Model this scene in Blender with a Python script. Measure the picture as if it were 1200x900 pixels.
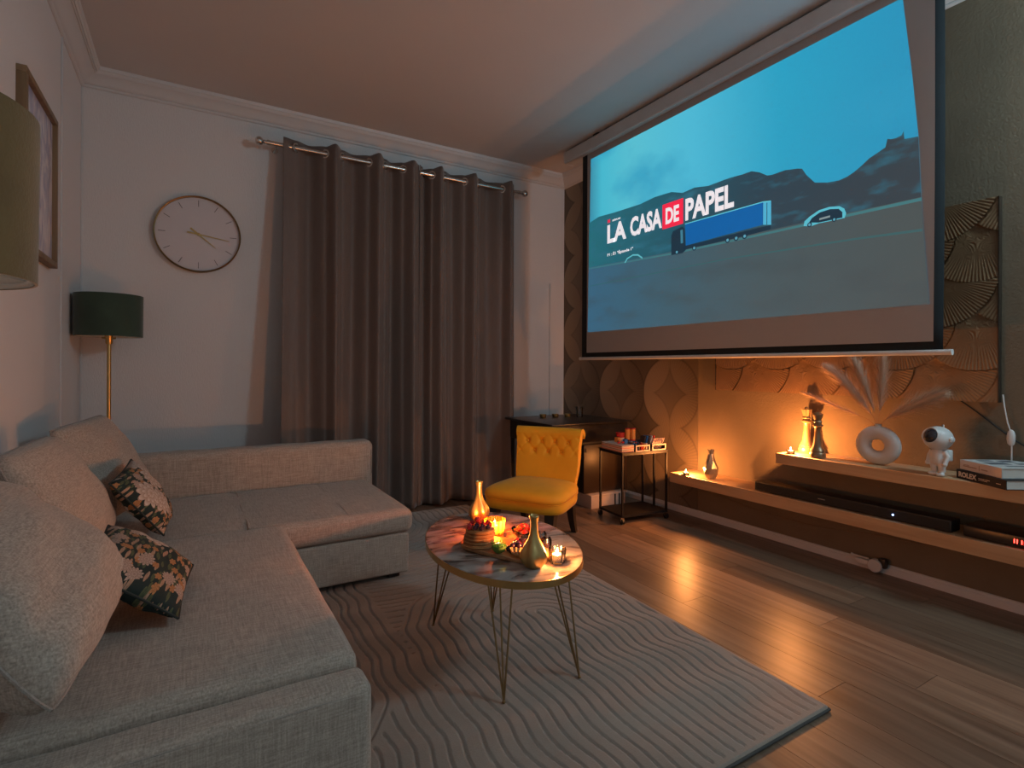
import bpy, bmesh, math, random
import numpy as np
from math import sin, cos, pi, radians, sqrt, atan2
from mathutils import Vector, Matrix
random.seed(7); rng = np.random.default_rng(7)
for o in list(bpy.data.objects): bpy.data.objects.remove(o)
SC = bpy.context.scene
COL = SC.collection

# ------------------------------------------------------------ camera
cam = bpy.data.cameras.new('camera'); camo = bpy.data.objects.new('camera', cam); COL.objects.link(camo)
cam.sensor_width = 36; cam.lens = 629.42/1200*36; cam.shift_y = -19.58/1200; cam.clip_start = .02
yaw, roll = radians(30.758), radians(.2656)
F = Vector((sin(yaw), cos(yaw), 0)); RT = Vector((cos(yaw), -sin(yaw), 0)); UP = Vector((0, 0, 1))
cr = RT*cos(roll)+UP*sin(roll); cu = UP*cos(roll)-RT*sin(roll)
camo.matrix_world = Matrix(((cr.x, cu.x, -F.x, 0), (cr.y, cu.y, -F.y, 0), (cr.z, cu.z, -F.z, 1.1), (0, 0, 0, 1)))
SC.camera = camo
# ------------------------------------------------------------ world and exposure
w = bpy.data.worlds.new('dusk'); SC.world = w; w.use_nodes = True
w.node_tree.nodes['Background'].inputs[0].default_value = (.80, .93, 1, 1)
w.node_tree.nodes['Background'].inputs[1].default_value = .26
SC.view_settings.view_transform = 'Standard'; SC.view_settings.look = 'None'
SC.view_settings.exposure = 0.0; SC.view_settings.gamma = 1; SC.view_settings.use_curve_mapping = False
CANDLE = 2.2
FILL_POWER, FILL_COL = 54, (.58, .86, 1)  # strength and colour of the added out-of-frame fill globe

# ------------------------------------------------------------ materials
MATS = {}
def nt(name):
    m = bpy.data.materials.new(name); m.use_nodes = True
    n = m.node_tree.nodes; l = m.node_tree.links
    return m, n, l, n['Principled BSDF']
def setin(b, **k):
    for a, v in k.items():
        b.inputs[a.replace('_', ' ')].default_value = v
def rgba(c): return (c[0], c[1], c[2], 1)
def pbr(name, col, rough=.5, metal=0, var=.12, scale=8, bump=0, bscale=60, stretch=(1, 1, 1), sheen=0, coat=0, emit=None, es=0, sss=0):
    m, n, l, b = nt(name)
    tc = n.new('ShaderNodeTexCoord'); mp = n.new('ShaderNodeMapping'); mp.inputs['Scale'].default_value = stretch
    l.new(tc.outputs['Object'], mp.inputs[0])
    no = n.new('ShaderNodeTexNoise'); no.inputs['Scale'].default_value = scale; no.inputs['Detail'].default_value = 5
    l.new(mp.outputs[0], no.inputs['Vector'])
    mx = n.new('ShaderNodeMix'); mx.data_type = 'RGBA'
    mx.inputs['A'].default_value = rgba([max(0, c*(1-var)) for c in col]); mx.inputs['B'].default_value = rgba([min(1, c*(1+var)) for c in col])
    l.new(no.outputs['Fac'], mx.inputs['Factor']); l.new(mx.outputs['Result'], b.inputs['Base Color'])
    setin(b, Roughness=rough, Metallic=metal, Coat_Weight=coat, Sheen_Weight=sheen)
    if sheen: b.inputs['Sheen Roughness'].default_value = .4
    if emit:
        b.inputs['Emission Color'].default_value = rgba(emit); b.inputs['Emission Strength'].default_value = es
    if bump:
        n2 = n.new('ShaderNodeTexNoise'); n2.inputs['Scale'].default_value = bscale; n2.inputs['Detail'].default_value = 4
        l.new(mp.outputs[0], n2.inputs['Vector'])
        bp = n.new('ShaderNodeBump'); bp.inputs['Strength'].default_value = bump; bp.inputs['Distance'].default_value = .004
        l.new(n2.outputs['Fac'], bp.inputs['Height']); l.new(bp.outputs[0], b.inputs['Normal'])
    MATS[name] = m
    return m
def weave(name, c1, c2, sc=420, rough=.9, bump=.35):
    m, n, l, b = nt(name)
    tc = n.new('ShaderNodeTexCoord')
    fs = []
    for st in ((sc*.06, sc, sc), (sc, sc*.06, sc), (sc, sc, sc*.06)):
        mp = n.new('ShaderNodeMapping'); mp.inputs['Scale'].default_value = st
        l.new(tc.outputs['Object'], mp.inputs[0])
        no = n.new('ShaderNodeTexNoise'); no.inputs['Scale'].default_value = 1; no.inputs['Detail'].default_value = 2
        l.new(mp.outputs[0], no.inputs['Vector']); fs.append(no)
    ad = n.new('ShaderNodeMath'); ad.operation = 'ADD'; l.new(fs[0].outputs['Fac'], ad.inputs[0]); l.new(fs[1].outputs['Fac'], ad.inputs[1])
    ad2 = n.new('ShaderNodeMath'); ad2.operation = 'ADD'; l.new(ad.outputs[0], ad2.inputs[0]); l.new(fs[2].outputs['Fac'], ad2.inputs[1]); ad = ad2
    mr = n.new('ShaderNodeMapRange'); mr.inputs['From Min'].default_value = 1.15; mr.inputs['From Max'].default_value = 1.85
    l.new(ad.outputs[0], mr.inputs['Value'])
    mx = n.new('ShaderNodeMix'); mx.data_type = 'RGBA'; mx.inputs['A'].default_value = rgba(c1); mx.inputs['B'].default_value = rgba(c2)
    l.new(mr.outputs[0], mx.inputs['Factor']); l.new(mx.outputs['Result'], b.inputs['Base Color'])
    bp = n.new('ShaderNodeBump'); bp.inputs['Strength'].default_value = bump; bp.inputs['Distance'].default_value = .001
    l.new(mr.outputs[0], bp.inputs['Height']); l.new(bp.outputs[0], b.inputs['Normal'])
    setin(b, Roughness=rough, Sheen_Weight=.15)
    return m
def clearglass(name, tint=(.95, .95, .95), gloss=.12, milky=None):
    m, n, l, b = nt(name); n.remove(b)
    t = n.new('ShaderNodeBsdfTransparent'); t.inputs[0].default_value = rgba(tint)
    g = n.new('ShaderNodeBsdfGlossy'); g.inputs['Roughness'].default_value = .04
    fr = n.new('ShaderNodeFresnel'); fr.inputs[0].default_value = 1.45
    ad = n.new('ShaderNodeMath'); ad.operation = 'ADD'; ad.inputs[1].default_value = gloss*.4; ad.use_clamp = True
    l.new(fr.outputs[0], ad.inputs[0])
    mx = n.new('ShaderNodeMixShader'); l.new(ad.outputs[0], mx.inputs[0]); l.new(t.outputs[0], mx.inputs[1]); l.new(g.outputs[0], mx.inputs[2])
    out = mx.outputs[0]
    if milky:
        tr = n.new('ShaderNodeBsdfTranslucent'); tr.inputs[0].default_value = rgba(milky)
        m2 = n.new('ShaderNodeMixShader'); m2.inputs[0].default_value = .22; l.new(out, m2.inputs[1]); l.new(tr.outputs[0], m2.inputs[2]); out = m2.outputs[0]
    l.new(out, n['Material Output'].inputs[0])
    return m
def emis(name, col, st):
    m, n, l, b = nt(name); setin(b, Base_Color=rgba(col), Roughness=.6)
    b.inputs['Emission Color'].default_value = rgba(col); b.inputs['Emission Strength'].default_value = st
    return m
def wood(name, c1, c2, rough=.45, axis='y', sc=1.0, rnd=.25):
    m, n, l, b = nt(name)
    tc = n.new('ShaderNodeTexCoord'); mp = n.new('ShaderNodeMapping')
    st = {'y': (28, 1.6, 28), 'x': (1.6, 28, 28), 'z': (28, 28, 1.6)}[axis]
    mp.inputs['Scale'].default_value = [s*sc for s in st]
    oi = n.new('ShaderNodeObjectInfo')
    l.new(tc.outputs['Object'], mp.inputs[0])
    no = n.new('ShaderNodeTexNoise'); no.noise_dimensions = '4D'; no.inputs['Scale'].default_value = 1; no.inputs['Detail'].default_value = 6; no.inputs['Distortion'].default_value = .6
    ml = n.new('ShaderNodeMath'); ml.operation = 'MULTIPLY'; ml.inputs[1].default_value = 37
    l.new(oi.outputs['Random'], ml.inputs[0]); l.new(ml.outputs[0], no.inputs['W']); l.new(mp.outputs[0], no.inputs['Vector'])
    cr_ = n.new('ShaderNodeValToRGB'); cr_.color_ramp.elements[0].position = .3; cr_.color_ramp.elements[0].color = rgba(c1)
    cr_.color_ramp.elements[1].position = .7; cr_.color_ramp.elements[1].color = rgba(c2)
    l.new(no.outputs['Fac'], cr_.inputs[0])
    hs = n.new('ShaderNodeHueSaturation')
    mr = n.new('ShaderNodeMapRange'); mr.inputs['To Min'].default_value = 1-rnd; mr.inputs['To Max'].default_value = 1+rnd
    l.new(oi.outputs['Random'], mr.inputs['Value']); l.new(mr.outputs[0], hs.inputs['Value'])
    l.new(cr_.outputs[0], hs.inputs['Color']); l.new(hs.outputs[0], b.inputs['Base Color'])
    bp = n.new('ShaderNodeBump'); bp.inputs['Strength'].default_value = .12; bp.inputs['Distance'].default_value = .002
    l.new(no.outputs['Fac'], bp.inputs['Height']); l.new(bp.outputs[0], b.inputs['Normal'])
    setin(b, Roughness=rough)
    return m

M_wall = pbr('white_wallcovering', (.66, .64, .63), .85, var=.05, scale=3, bump=.5, bscale=1, stretch=(260, 260, 40))
M_ceil = pbr('ceiling_paint', (.56, .56, .56), .9, var=.03, scale=2)
M_trim = pbr('white_moulding_paint', (.60, .60, .60), .5, var=.03)
M_plaster = pbr('dark_concrete_effect_paint', (.175, .132, .085), .85, var=.22, scale=4, bump=.5, bscale=90)
M_linen = weave('taupe_linen', (.27, .22, .18), (.50, .415, .345), 260, .9, .14)
M_linenD = weave('taupe_linen_piping', (.25, .21, .18), (.36, .31, .27))
M_curt = pbr('dark_taupe_curtain', (.145, .108, .09), .62, var=.12, scale=1, stretch=(60, 60, 8), bump=.3, bscale=3, sheen=.25)
M_brass = pbr('brushed_brass', (.62, .42, .17), .28, 1, var=.1, scale=30)
M_dbrass = pbr('aged_brass', (.30, .20, .09), .35, 1, var=.1)
M_nickel = pbr('brushed_nickel', (.62, .58, .54), .25, 1, var=.08)
M_gold = pbr('dull_gold', (.50, .34, .13), .34, .85, var=.15, scale=20)
M_velvG = pbr('olive_velvet', (.105, .082, .030), .9, var=.5, scale=9, sheen=.5, bump=.2, bscale=200)
M_velvG2 = pbr('dark_green_velvet', (.035, .062, .040), .9, var=.35, scale=9, sheen=.45, bump=.2, bscale=200)
M_liner = pbr('white_shade_lining', (.7, .68, .62), .6)
M_yel = pbr('mustard_velvet', (.80, .37, .008), .72, var=.16, scale=7, sheen=.12, bump=.1, bscale=220)
M_blk = pbr('black_lacquer', (.012, .011, .011), .32, var=.3)
M_blkm = pbr('black_metal', (.006, .005, .005), .5, 0, var=.2)
M_blks = pbr('black_screen_border', (.006, .011, .014), .9, var=.2)
M_plast = pbr('white_plastic', (.62, .60, .58), .4, var=.04)
M_ceram = pbr('matt_white_ceramic', (.55, .51, .48), .75, var=.06, bump=.25, bscale=160)
M_dkleg = pbr('dark_stained_wood', (.028, .018, .012), .4, var=.3, scale=30)
M_floor = wood('greyed_oak_laminate', (.125, .076, .048), (.255, .172, .116), .38, 'y')
M_shelf = wood('light_oak_shelf', (.40, .235, .12), (.54, .34, .19), .5, 'y', rnd=.02)
M_board = wood('acacia_board', (.26, .12, .05), (.48, .27, .12), .5, 'y', 2, rnd=.02)
M_frame = wood('oak_picture_frame', (.16, .10, .05), (.26, .17, .09), .55, 'z', rnd=.02)
M_under = pbr('dark_underlay', (.04, .03, .02), .9)
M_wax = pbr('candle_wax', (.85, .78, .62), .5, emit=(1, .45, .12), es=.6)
M_flame = emis('flame', (1, .62, .22), 60)
M_glass = clearglass('clear_glass')
M_amber = clearglass('amber_glass', (1, .70, .34), .12, (1, .55, .16))
M_amberD = clearglass('amber_glass_rib', (.85, .42, .12), .12, (1, .5, .12))
M_cork = pbr('kraft_card', (.42, .26, .14), .85)

# marble
def marble():
    m, n, l, b = nt('white_marble_with_grey_veins')
    tc = n.new('ShaderNodeTexCoord')
    mp = n.new('ShaderNodeMapping'); mp.inputs['Rotation'].default_value = (0, 0, .7); mp.inputs['Scale'].default_value = (3.2, 7.5, 4)
    l.new(tc.outputs['Object'], mp.inputs[0])
    no = n.new('ShaderNodeTexNoise'); no.inputs['Scale'].default_value = 1.3; no.inputs['Detail'].default_value = 8; no.inputs['Distortion'].default_value = 1.6
    l.new(mp.outputs[0], no.inputs['Vector'])
    cr_ = n.new('ShaderNodeValToRGB'); e = cr_.color_ramp.elements
    e[0].position = .38; e[0].color = (.06, .05, .045, 1); e[1].position = .60; e[1].color = (.36, .32, .29, 1)
    x = e.new(.46); x.color = (.19, .15, .13, 1); x = e.new(.51); x.color = (.30, .26, .235, 1)
    l.new(no.outputs['Fac'], cr_.inputs[0]); l.new(cr_.outputs[0], b.inputs['Base Color'])
    setin(b, Roughness=.09, Coat_Weight=.4)
    return m
M_marble = marble()

# wallpaper with overlapping circles (flat print): lattice of circles in (y, z)
def circles_paper():
    m, n, l, b = nt('overlapping_circle_wallpaper')
    g = n.new('ShaderNodeNewGeometry'); sp = n.new('ShaderNodeSeparateXYZ'); l.new(g.outputs['Position'], sp.inputs[0])
    def mth(op, a, b_=None, c=None):
        x = n.new('ShaderNodeMath'); x.operation = op
        for i, v in enumerate((a, b_, c)):
            if v is None: continue
            if isinstance(v, (int, float)): x.inputs[i].default_value = v
            else: l.new(v, x.inputs[i])
        return x.outputs[0]
    PY, PZ, R_ = .56, .52, .285
    def lat(oy, oz):
        y = mth('SUBTRACT', sp.outputs['Y'], oy); z = mth('SUBTRACT', sp.outputs['Z'], oz)
        fy = mth('SUBTRACT', y, mth('MULTIPLY', mth('ROUND', mth('DIVIDE', y, PY)), PY))
        fz = mth('SUBTRACT', z, mth('MULTIPLY', mth('ROUND', mth('DIVIDE', z, PZ)), PZ))
        d = mth('SQRT', mth('ADD', mth('MULTIPLY', fy, fy), mth('MULTIPLY', fz, fz)))
        ang = mth('ARCTAN2', fz, fy)
        return d, fy, fz, ang
    dA = lat(4.10, .90); dB = lat(4.10-PY/2, .90+PZ/2)
    def inside(d): return mth('LESS_THAN', d, R_)
    def edge(d):
        x = mth('ABSOLUTE', mth('SUBTRACT', d, R_)); mr = n.new('ShaderNodeMapRange'); mr.inputs['From Max'].default_value = .012
        l.new(x, mr.inputs['Value']); return mr.outputs[0]
    a, bb = inside(dA[0]), inside(dB[0])
    base = mth('MULTIPLY_ADD', a, .32, .16); base = mth('ADD', base, mth('MULTIPLY', bb, .2))
    grad = mth('MULTIPLY', mth('MULTIPLY', dA[1], a), 1.5); base = mth('ADD', base, grad)
    rays = mth('MULTIPLY', mth('SINE', mth('MULTIPLY', dA[3], 70)), .05); base = mth('ADD', base, mth('MULTIPLY', rays, a))
    base = mth('MULTIPLY', base, mth('MULTIPLY_ADD', edge(dA[0]), .55, .45))
    base = mth('MULTIPLY', base, mth('MULTIPLY_ADD', edge(dB[0]), .3, .7))
    mx = n.new('ShaderNodeMix'); mx.data_type = 'RGBA'; mx.inputs['A'].default_value = (.035, .025, .016, 1); mx.inputs['B'].default_value = (.30, .225, .15, 1)
    l.new(base, mx.inputs['Factor']); l.new(mx.outputs['Result'], b.inputs['Base Color'])
    setin(b, Roughness=.6)
    return m
M_circ = circles_paper()

# floral print (UV)
def floral():
    m, n, l, b = nt('dark_floral_print')
    uv = n.new('ShaderNodeUVMap'); 
    def mth(op, a, b_=None, c=None):
        x = n.new('ShaderNodeMath'); x.operation = op
        for i, v in enumerate((a, b_, c)):
            if v is None: continue
            if isinstance(v, (int, float)): x.inputs[i].default_value = v
            else: l.new(v, x.inputs[i])
        return x.outputs[0]
    oi = n.new('ShaderNodeObjectInfo')
    mp = n.new('ShaderNodeMapping'); l.new(uv.outputs[0], mp.inputs[0])
    cmb = n.new('ShaderNodeCombineXYZ'); l.new(mth('MULTIPLY', oi.outputs['Random'], 7), cmb.inputs[0]); l.new(cmb.outputs[0], mp.inputs['Location'])
    nz = n.new('ShaderNodeTexNoise'); nz.inputs['Scale'].default_value = 14; l.new(mp.outputs[0], nz.inputs['Vector'])
    prev = None
    col = n.new('ShaderNodeMix'); col.data_type = 'RGBA'; col.inputs['A'].default_value = (.004, .014, .014, 1); col.inputs['B'].default_value = (.008, .028, .026, 1)
    l.new(nz.outputs['Fac'], col.inputs['Factor']); prev = col.outputs['Result']
    def layer(scale, R_, npet, c_out, c_in, stretch=(1, 1, 1), rot=0, dens=.5):
        nonlocal prev
        mp2 = n.new('ShaderNodeMapping'); mp2.inputs['Scale'].default_value = stretch; mp2.inputs['Rotation'].default_value = (0, 0, rot); mp2.inputs['Location'].default_value = (scale, npet, 0)
        l.new(mp.outputs[0], mp2.inputs[0])
        vo = n.new('ShaderNodeTexVoronoi'); vo.voronoi_dimensions = '2D'; vo.inputs['Scale'].default_value = scale; vo.inputs['Randomness'].default_value = .75
        l.new(mp2.outputs[0], vo.inputs['Vector'])
        sc_ = n.new('ShaderNodeVectorMath'); sc_.operation = 'SUBTRACT'; l.new(mp2.outputs[0], sc_.inputs[0]); l.new(vo.outputs['Position'], sc_.inputs[1])
        sx = n.new('ShaderNodeSeparateXYZ'); l.new(sc_.outputs[0], sx.inputs[0])
        ang = mth('ARCTAN2', sx.outputs[1], sx.outputs[0])
        d = vo.outputs['Distance']
        pet = mth('ABSOLUTE', mth('SINE', mth('MULTIPLY', ang, npet/2)))
        rr = mth('MULTIPLY', mth('MULTIPLY_ADD', pet, .3, .7), R_)
        rn = mth('DIVIDE', d, rr)
        sxc = n.new('ShaderNodeSeparateColor'); l.new(vo.outputs['Color'], sxc.inputs[0])
        on = mth('MULTIPLY', mth('LESS_THAN', rn, 1), mth('LESS_THAN', sxc.outputs[0], dens))
        ring = mth('FRACT', mth('MULTIPLY', rn, 3.2))
        shade = mth('MULTIPLY', mth('MULTIPLY_ADD', ring, .75, .25), mth('MULTIPLY_ADD', pet, .5, .5))
        cc = n.new('ShaderNodeMix'); cc.data_type = 'RGBA'; cc.inputs['A'].default_value = rgba(c_in); cc.inputs['B'].default_value = rgba(c_out)
        l.new(shade, cc.inputs['Factor'])
        mx = n.new('ShaderNodeMix'); mx.data_type = 'RGBA'; l.new(on, mx.inputs['Factor']); l.new(prev, mx.inputs['A']); l.new(cc.outputs['Result'], mx.inputs['B'])
        prev = mx.outputs['Result']
    layer(7, .36, 2, (.10, .12, .05), (.03, .05, .03), (1, 2.8, 1), .6, .8)
    layer(6, .38, 2, (.50, .34, .24), (.20, .10, .05), (1, 3.4, 1), -.7, .5)
    layer(9, .36, 6, (.55, .26, .10), (.16, .06, .02), (1, 1, 1), 0, .45)
    layer(5, .42, 12, (.52, .40, .33), (.20, .12, .09), (1, 1, 1), .3, .45)
    layer(2.1, .45, 10, (.60, .53, .46), (.26, .17, .13), (1, 1, 1), 0, .62)
    l.new(prev, b.inputs['Base Color']); setin(b, Roughness=.85)
    return m
M_floral = floral()

def rug_mat():
    m, n, l, b = nt('taupe_carved_pile')
    tc = n.new('ShaderNodeTexCoord')
    n1 = n.new('ShaderNodeTexNoise'); n1.inputs['Scale'].default_value = 2.2; n1.inputs['Detail'].default_value = 3; l.new(tc.outputs['Object'], n1.inputs['Vector'])
    n2 = n.new('ShaderNodeTexNoise'); n2.inputs['Scale'].default_value = 260; n2.inputs['Detail'].default_value = 3; l.new(tc.outputs['Object'], n2.inputs['Vector'])
    ad = n.new('ShaderNodeMath'); ad.operation = 'MULTIPLY_ADD'; ad.inputs[1].default_value = .7; l.new(n1.outputs['Fac'], ad.inputs[0]); 
    m2 = n.new('ShaderNodeMath'); m2.operation = 'MULTIPLY'; m2.inputs[1].default_value = .35; l.new(n2.outputs['Fac'], m2.inputs[0]); l.new(m2.outputs[0], ad.inputs[2])
    mx = n.new('ShaderNodeMix'); mx.data_type = 'RGBA'; mx.inputs['A'].default_value = (.18, .138, .108, 1); mx.inputs['B'].default_value = (.41, .335, .28, 1)
    l.new(ad.outputs[0], mx.inputs['Factor']); l.new(mx.outputs['Result'], b.inputs['Base Color'])
    bp = n.new('ShaderNodeBump'); bp.inputs['Strength'].default_value = .5; bp.inputs['Distance'].default_value = .002
    l.new(n2.outputs['Fac'], bp.inputs['Height']); l.new(bp.outputs[0], b.inputs['Normal'])
    setin(b, Roughness=1, Sheen_Weight=.35)
    return m
M_rug = rug_mat()
def panel_mat():
    return pbr('carved_wood_relief', (.23, .135, .068), .48, var=.18, scale=14)
M_panel = panel_mat()
def art_mat():
    m, n, l, b = nt('pale_lilac_abstract_print')
    tc = n.new('ShaderNodeTexCoord'); mp = n.new('ShaderNodeMapping'); mp.inputs['Scale'].default_value = (1, 5, 1.6); l.new(tc.outputs['Object'], mp.inputs[0])
    no = n.new('ShaderNodeTexNoise'); no.inputs['Scale'].default_value = 2.4; no.inputs['Distortion'].default_value = 2; no.inputs['Detail'].default_value = 5; l.new(mp.outputs[0], no.inputs['Vector'])
    c = n.new('ShaderNodeValToRGB'); e = c.color_ramp.elements; e[0].position = .35; e[0].color = (.34, .35, .50, 1); e[1].position = .65; e[1].color = (.72, .67, .69, 1)
    l.new(no.outputs['Fac'], c.inputs[0]); l.new(c.outputs[0], b.inputs['Base Color']); setin(b, Roughness=.25)
    return m
M_art = art_mat()
def emit_grad(name, axis, stops, st=1.0, base=(.3, .3, .3), noise=None):
    """projected image: emission colour ramp along world y or z"""
    m, n, l, b = nt(name)
    g = n.new('ShaderNodeNewGeometry'); sp = n.new('ShaderNodeSeparateXYZ'); l.new(g.outputs['Position'], sp.inputs[0])
    def ramp(ax, sts):
        mr = n.new('ShaderNodeMapRange'); a0, a1 = (1.1, 3.52) if ax == 'Y' else (1.39, 2.83)
        mr.inputs['From Min'].default_value = a0; mr.inputs['From Max'].default_value = a1
        l.new(sp.outputs[ax], mr.inputs['Value'])
        c = n.new('ShaderNodeValToRGB'); e = c.color_ramp.elements
        e[0].position = sts[0][0]; e[0].color = rgba(sts[0][1]); e[1].position = sts[-1][0]; e[1].color = rgba(sts[-1][1])
        for p_, c_ in sts[1:-1]:
            x = e.new(p_); x.color = rgba(c_)
        l.new(mr.outputs[0], c.inputs[0]); return c.outputs[0]
    out = ramp(axis, stops)
    if noise:
        tc = n.new('ShaderNodeMapping'); tc.inputs['Scale'].default_value = noise[2]; l.new(g.outputs['Position'], tc.inputs[0])
        no = n.new('ShaderNodeTexNoise'); no.inputs['Scale'].default_value = noise[0]; no.inputs['Detail'].default_value = 4; l.new(tc.outputs[0], no.inputs['Vector'])
        mr = n.new('ShaderNodeMapRange'); mr.inputs['From Min'].default_value = noise[3]; mr.inputs['From Max'].default_value = noise[4]; l.new(no.outputs['Fac'], mr.inputs['Value'])
        mx = n.new('ShaderNodeMix'); mx.data_type = 'RGBA'; mx.inputs['B'].default_value = rgba(noise[1]); l.new(out, mx.inputs['A']); l.new(mr.outputs[0], mx.inputs['Factor'])
        out = mx.outputs['Result']
    b.inputs['Base Color'].default_value = rgba(base); b.inputs['Roughness'].default_value = .9
    l.new(out, b.inputs['Emission Color']); b.inputs['Emission Strength'].default_value = st
    return m

# ------------------------------------------------------------ mesh helpers
LOC = {}
def wloc(p):
    return LOC.get(p.name, Vector((0, 0, 0))) if p is not None else Vector((0, 0, 0))
def link(o, parent=None, at=None):
    """vertices are in world space; move the origin to `at` (or the parent's origin)"""
    COL.objects.link(o)
    pw = wloc(parent); at = Vector(at) if at is not None else pw
    if parent is not None: o.parent = parent
    o.location = at-pw
    LOC[o.name] = at
    if at.length and o.data is not None: o.data.transform(Matrix.Translation(-at))
    return o
def meshobj(name, V, Fc, mat, parent=None, smooth=False, at=None, uvs=None, mats=None, fm=None, autos=None):
    me = bpy.data.meshes.new(name); me.from_pydata([tuple(v) for v in V], [], [tuple(f) for f in Fc]); me.update()
    for mm in (mats or [mat]): me.materials.append(mm)
    if fm is not None:
        me.polygons.foreach_set('material_index', fm)
    if smooth:
        me.polygons.foreach_set('use_smooth', [True]*len(me.polygons))
        if autos: me.set_sharp_from_angle(angle=radians(autos))
    if uvs is not None:
        u = me.uv_layers.new(name='UVMap')
        for li, lp in enumerate(me.loops): u.data[li].uv = uvs[lp.vertex_index]
    return link(bpy.data.objects.new(name, me), parent, at)
def gridobj(name, P, mat, parent=None, at=None, uvs=False, smooth=True, closed_u=False):
    """P: numpy (nu,nv,3)"""
    nu, nv = P.shape[:2]; V = P.reshape(-1, 3)
    i, j = np.meshgrid(np.arange(nu if closed_u else nu-1), np.arange(nv-1), indexing='ij'); i2 = (i+1) % nu
    Fq = np.stack([i*nv+j, i2*nv+j, i2*nv+j+1, i*nv+j+1], -1).reshape(-1, 4)
    me = bpy.data.meshes.new(name); me.vertices.add(len(V)); me.vertices.foreach_set('co', V.ravel().astype(np.float32))
    me.loops.add(Fq.size); me.loops.foreach_set('vertex_index', Fq.ravel().astype(np.int32))
    me.polygons.add(len(Fq)); me.polygons.foreach_set('loop_start', np.arange(0, Fq.size, 4, dtype=np.int32)); me.polygons.foreach_set('loop_total', np.full(len(Fq), 4, np.int32))
    if smooth: me.polygons.foreach_set('use_smooth', np.ones(len(Fq), bool))
    me.update(calc_edges=True); me.validate(); me.materials.append(mat)
    if uvs:
        u = me.uv_layers.new(name='UVMap'); uu, vv = np.meshgrid(np.linspace(0, 1, nu), np.linspace(0, 1, nv), indexing='ij')
        UVv = np.stack([uu, vv], -1).reshape(-1, 2)
        idx = np.empty(len(me.loops), np.int32); me.loops.foreach_get('vertex_index', idx)
        u.data.foreach_set('uv', UVv[idx].ravel().astype(np.float32))
    return link(bpy.data.objects.new(name, me), parent, at)
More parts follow.
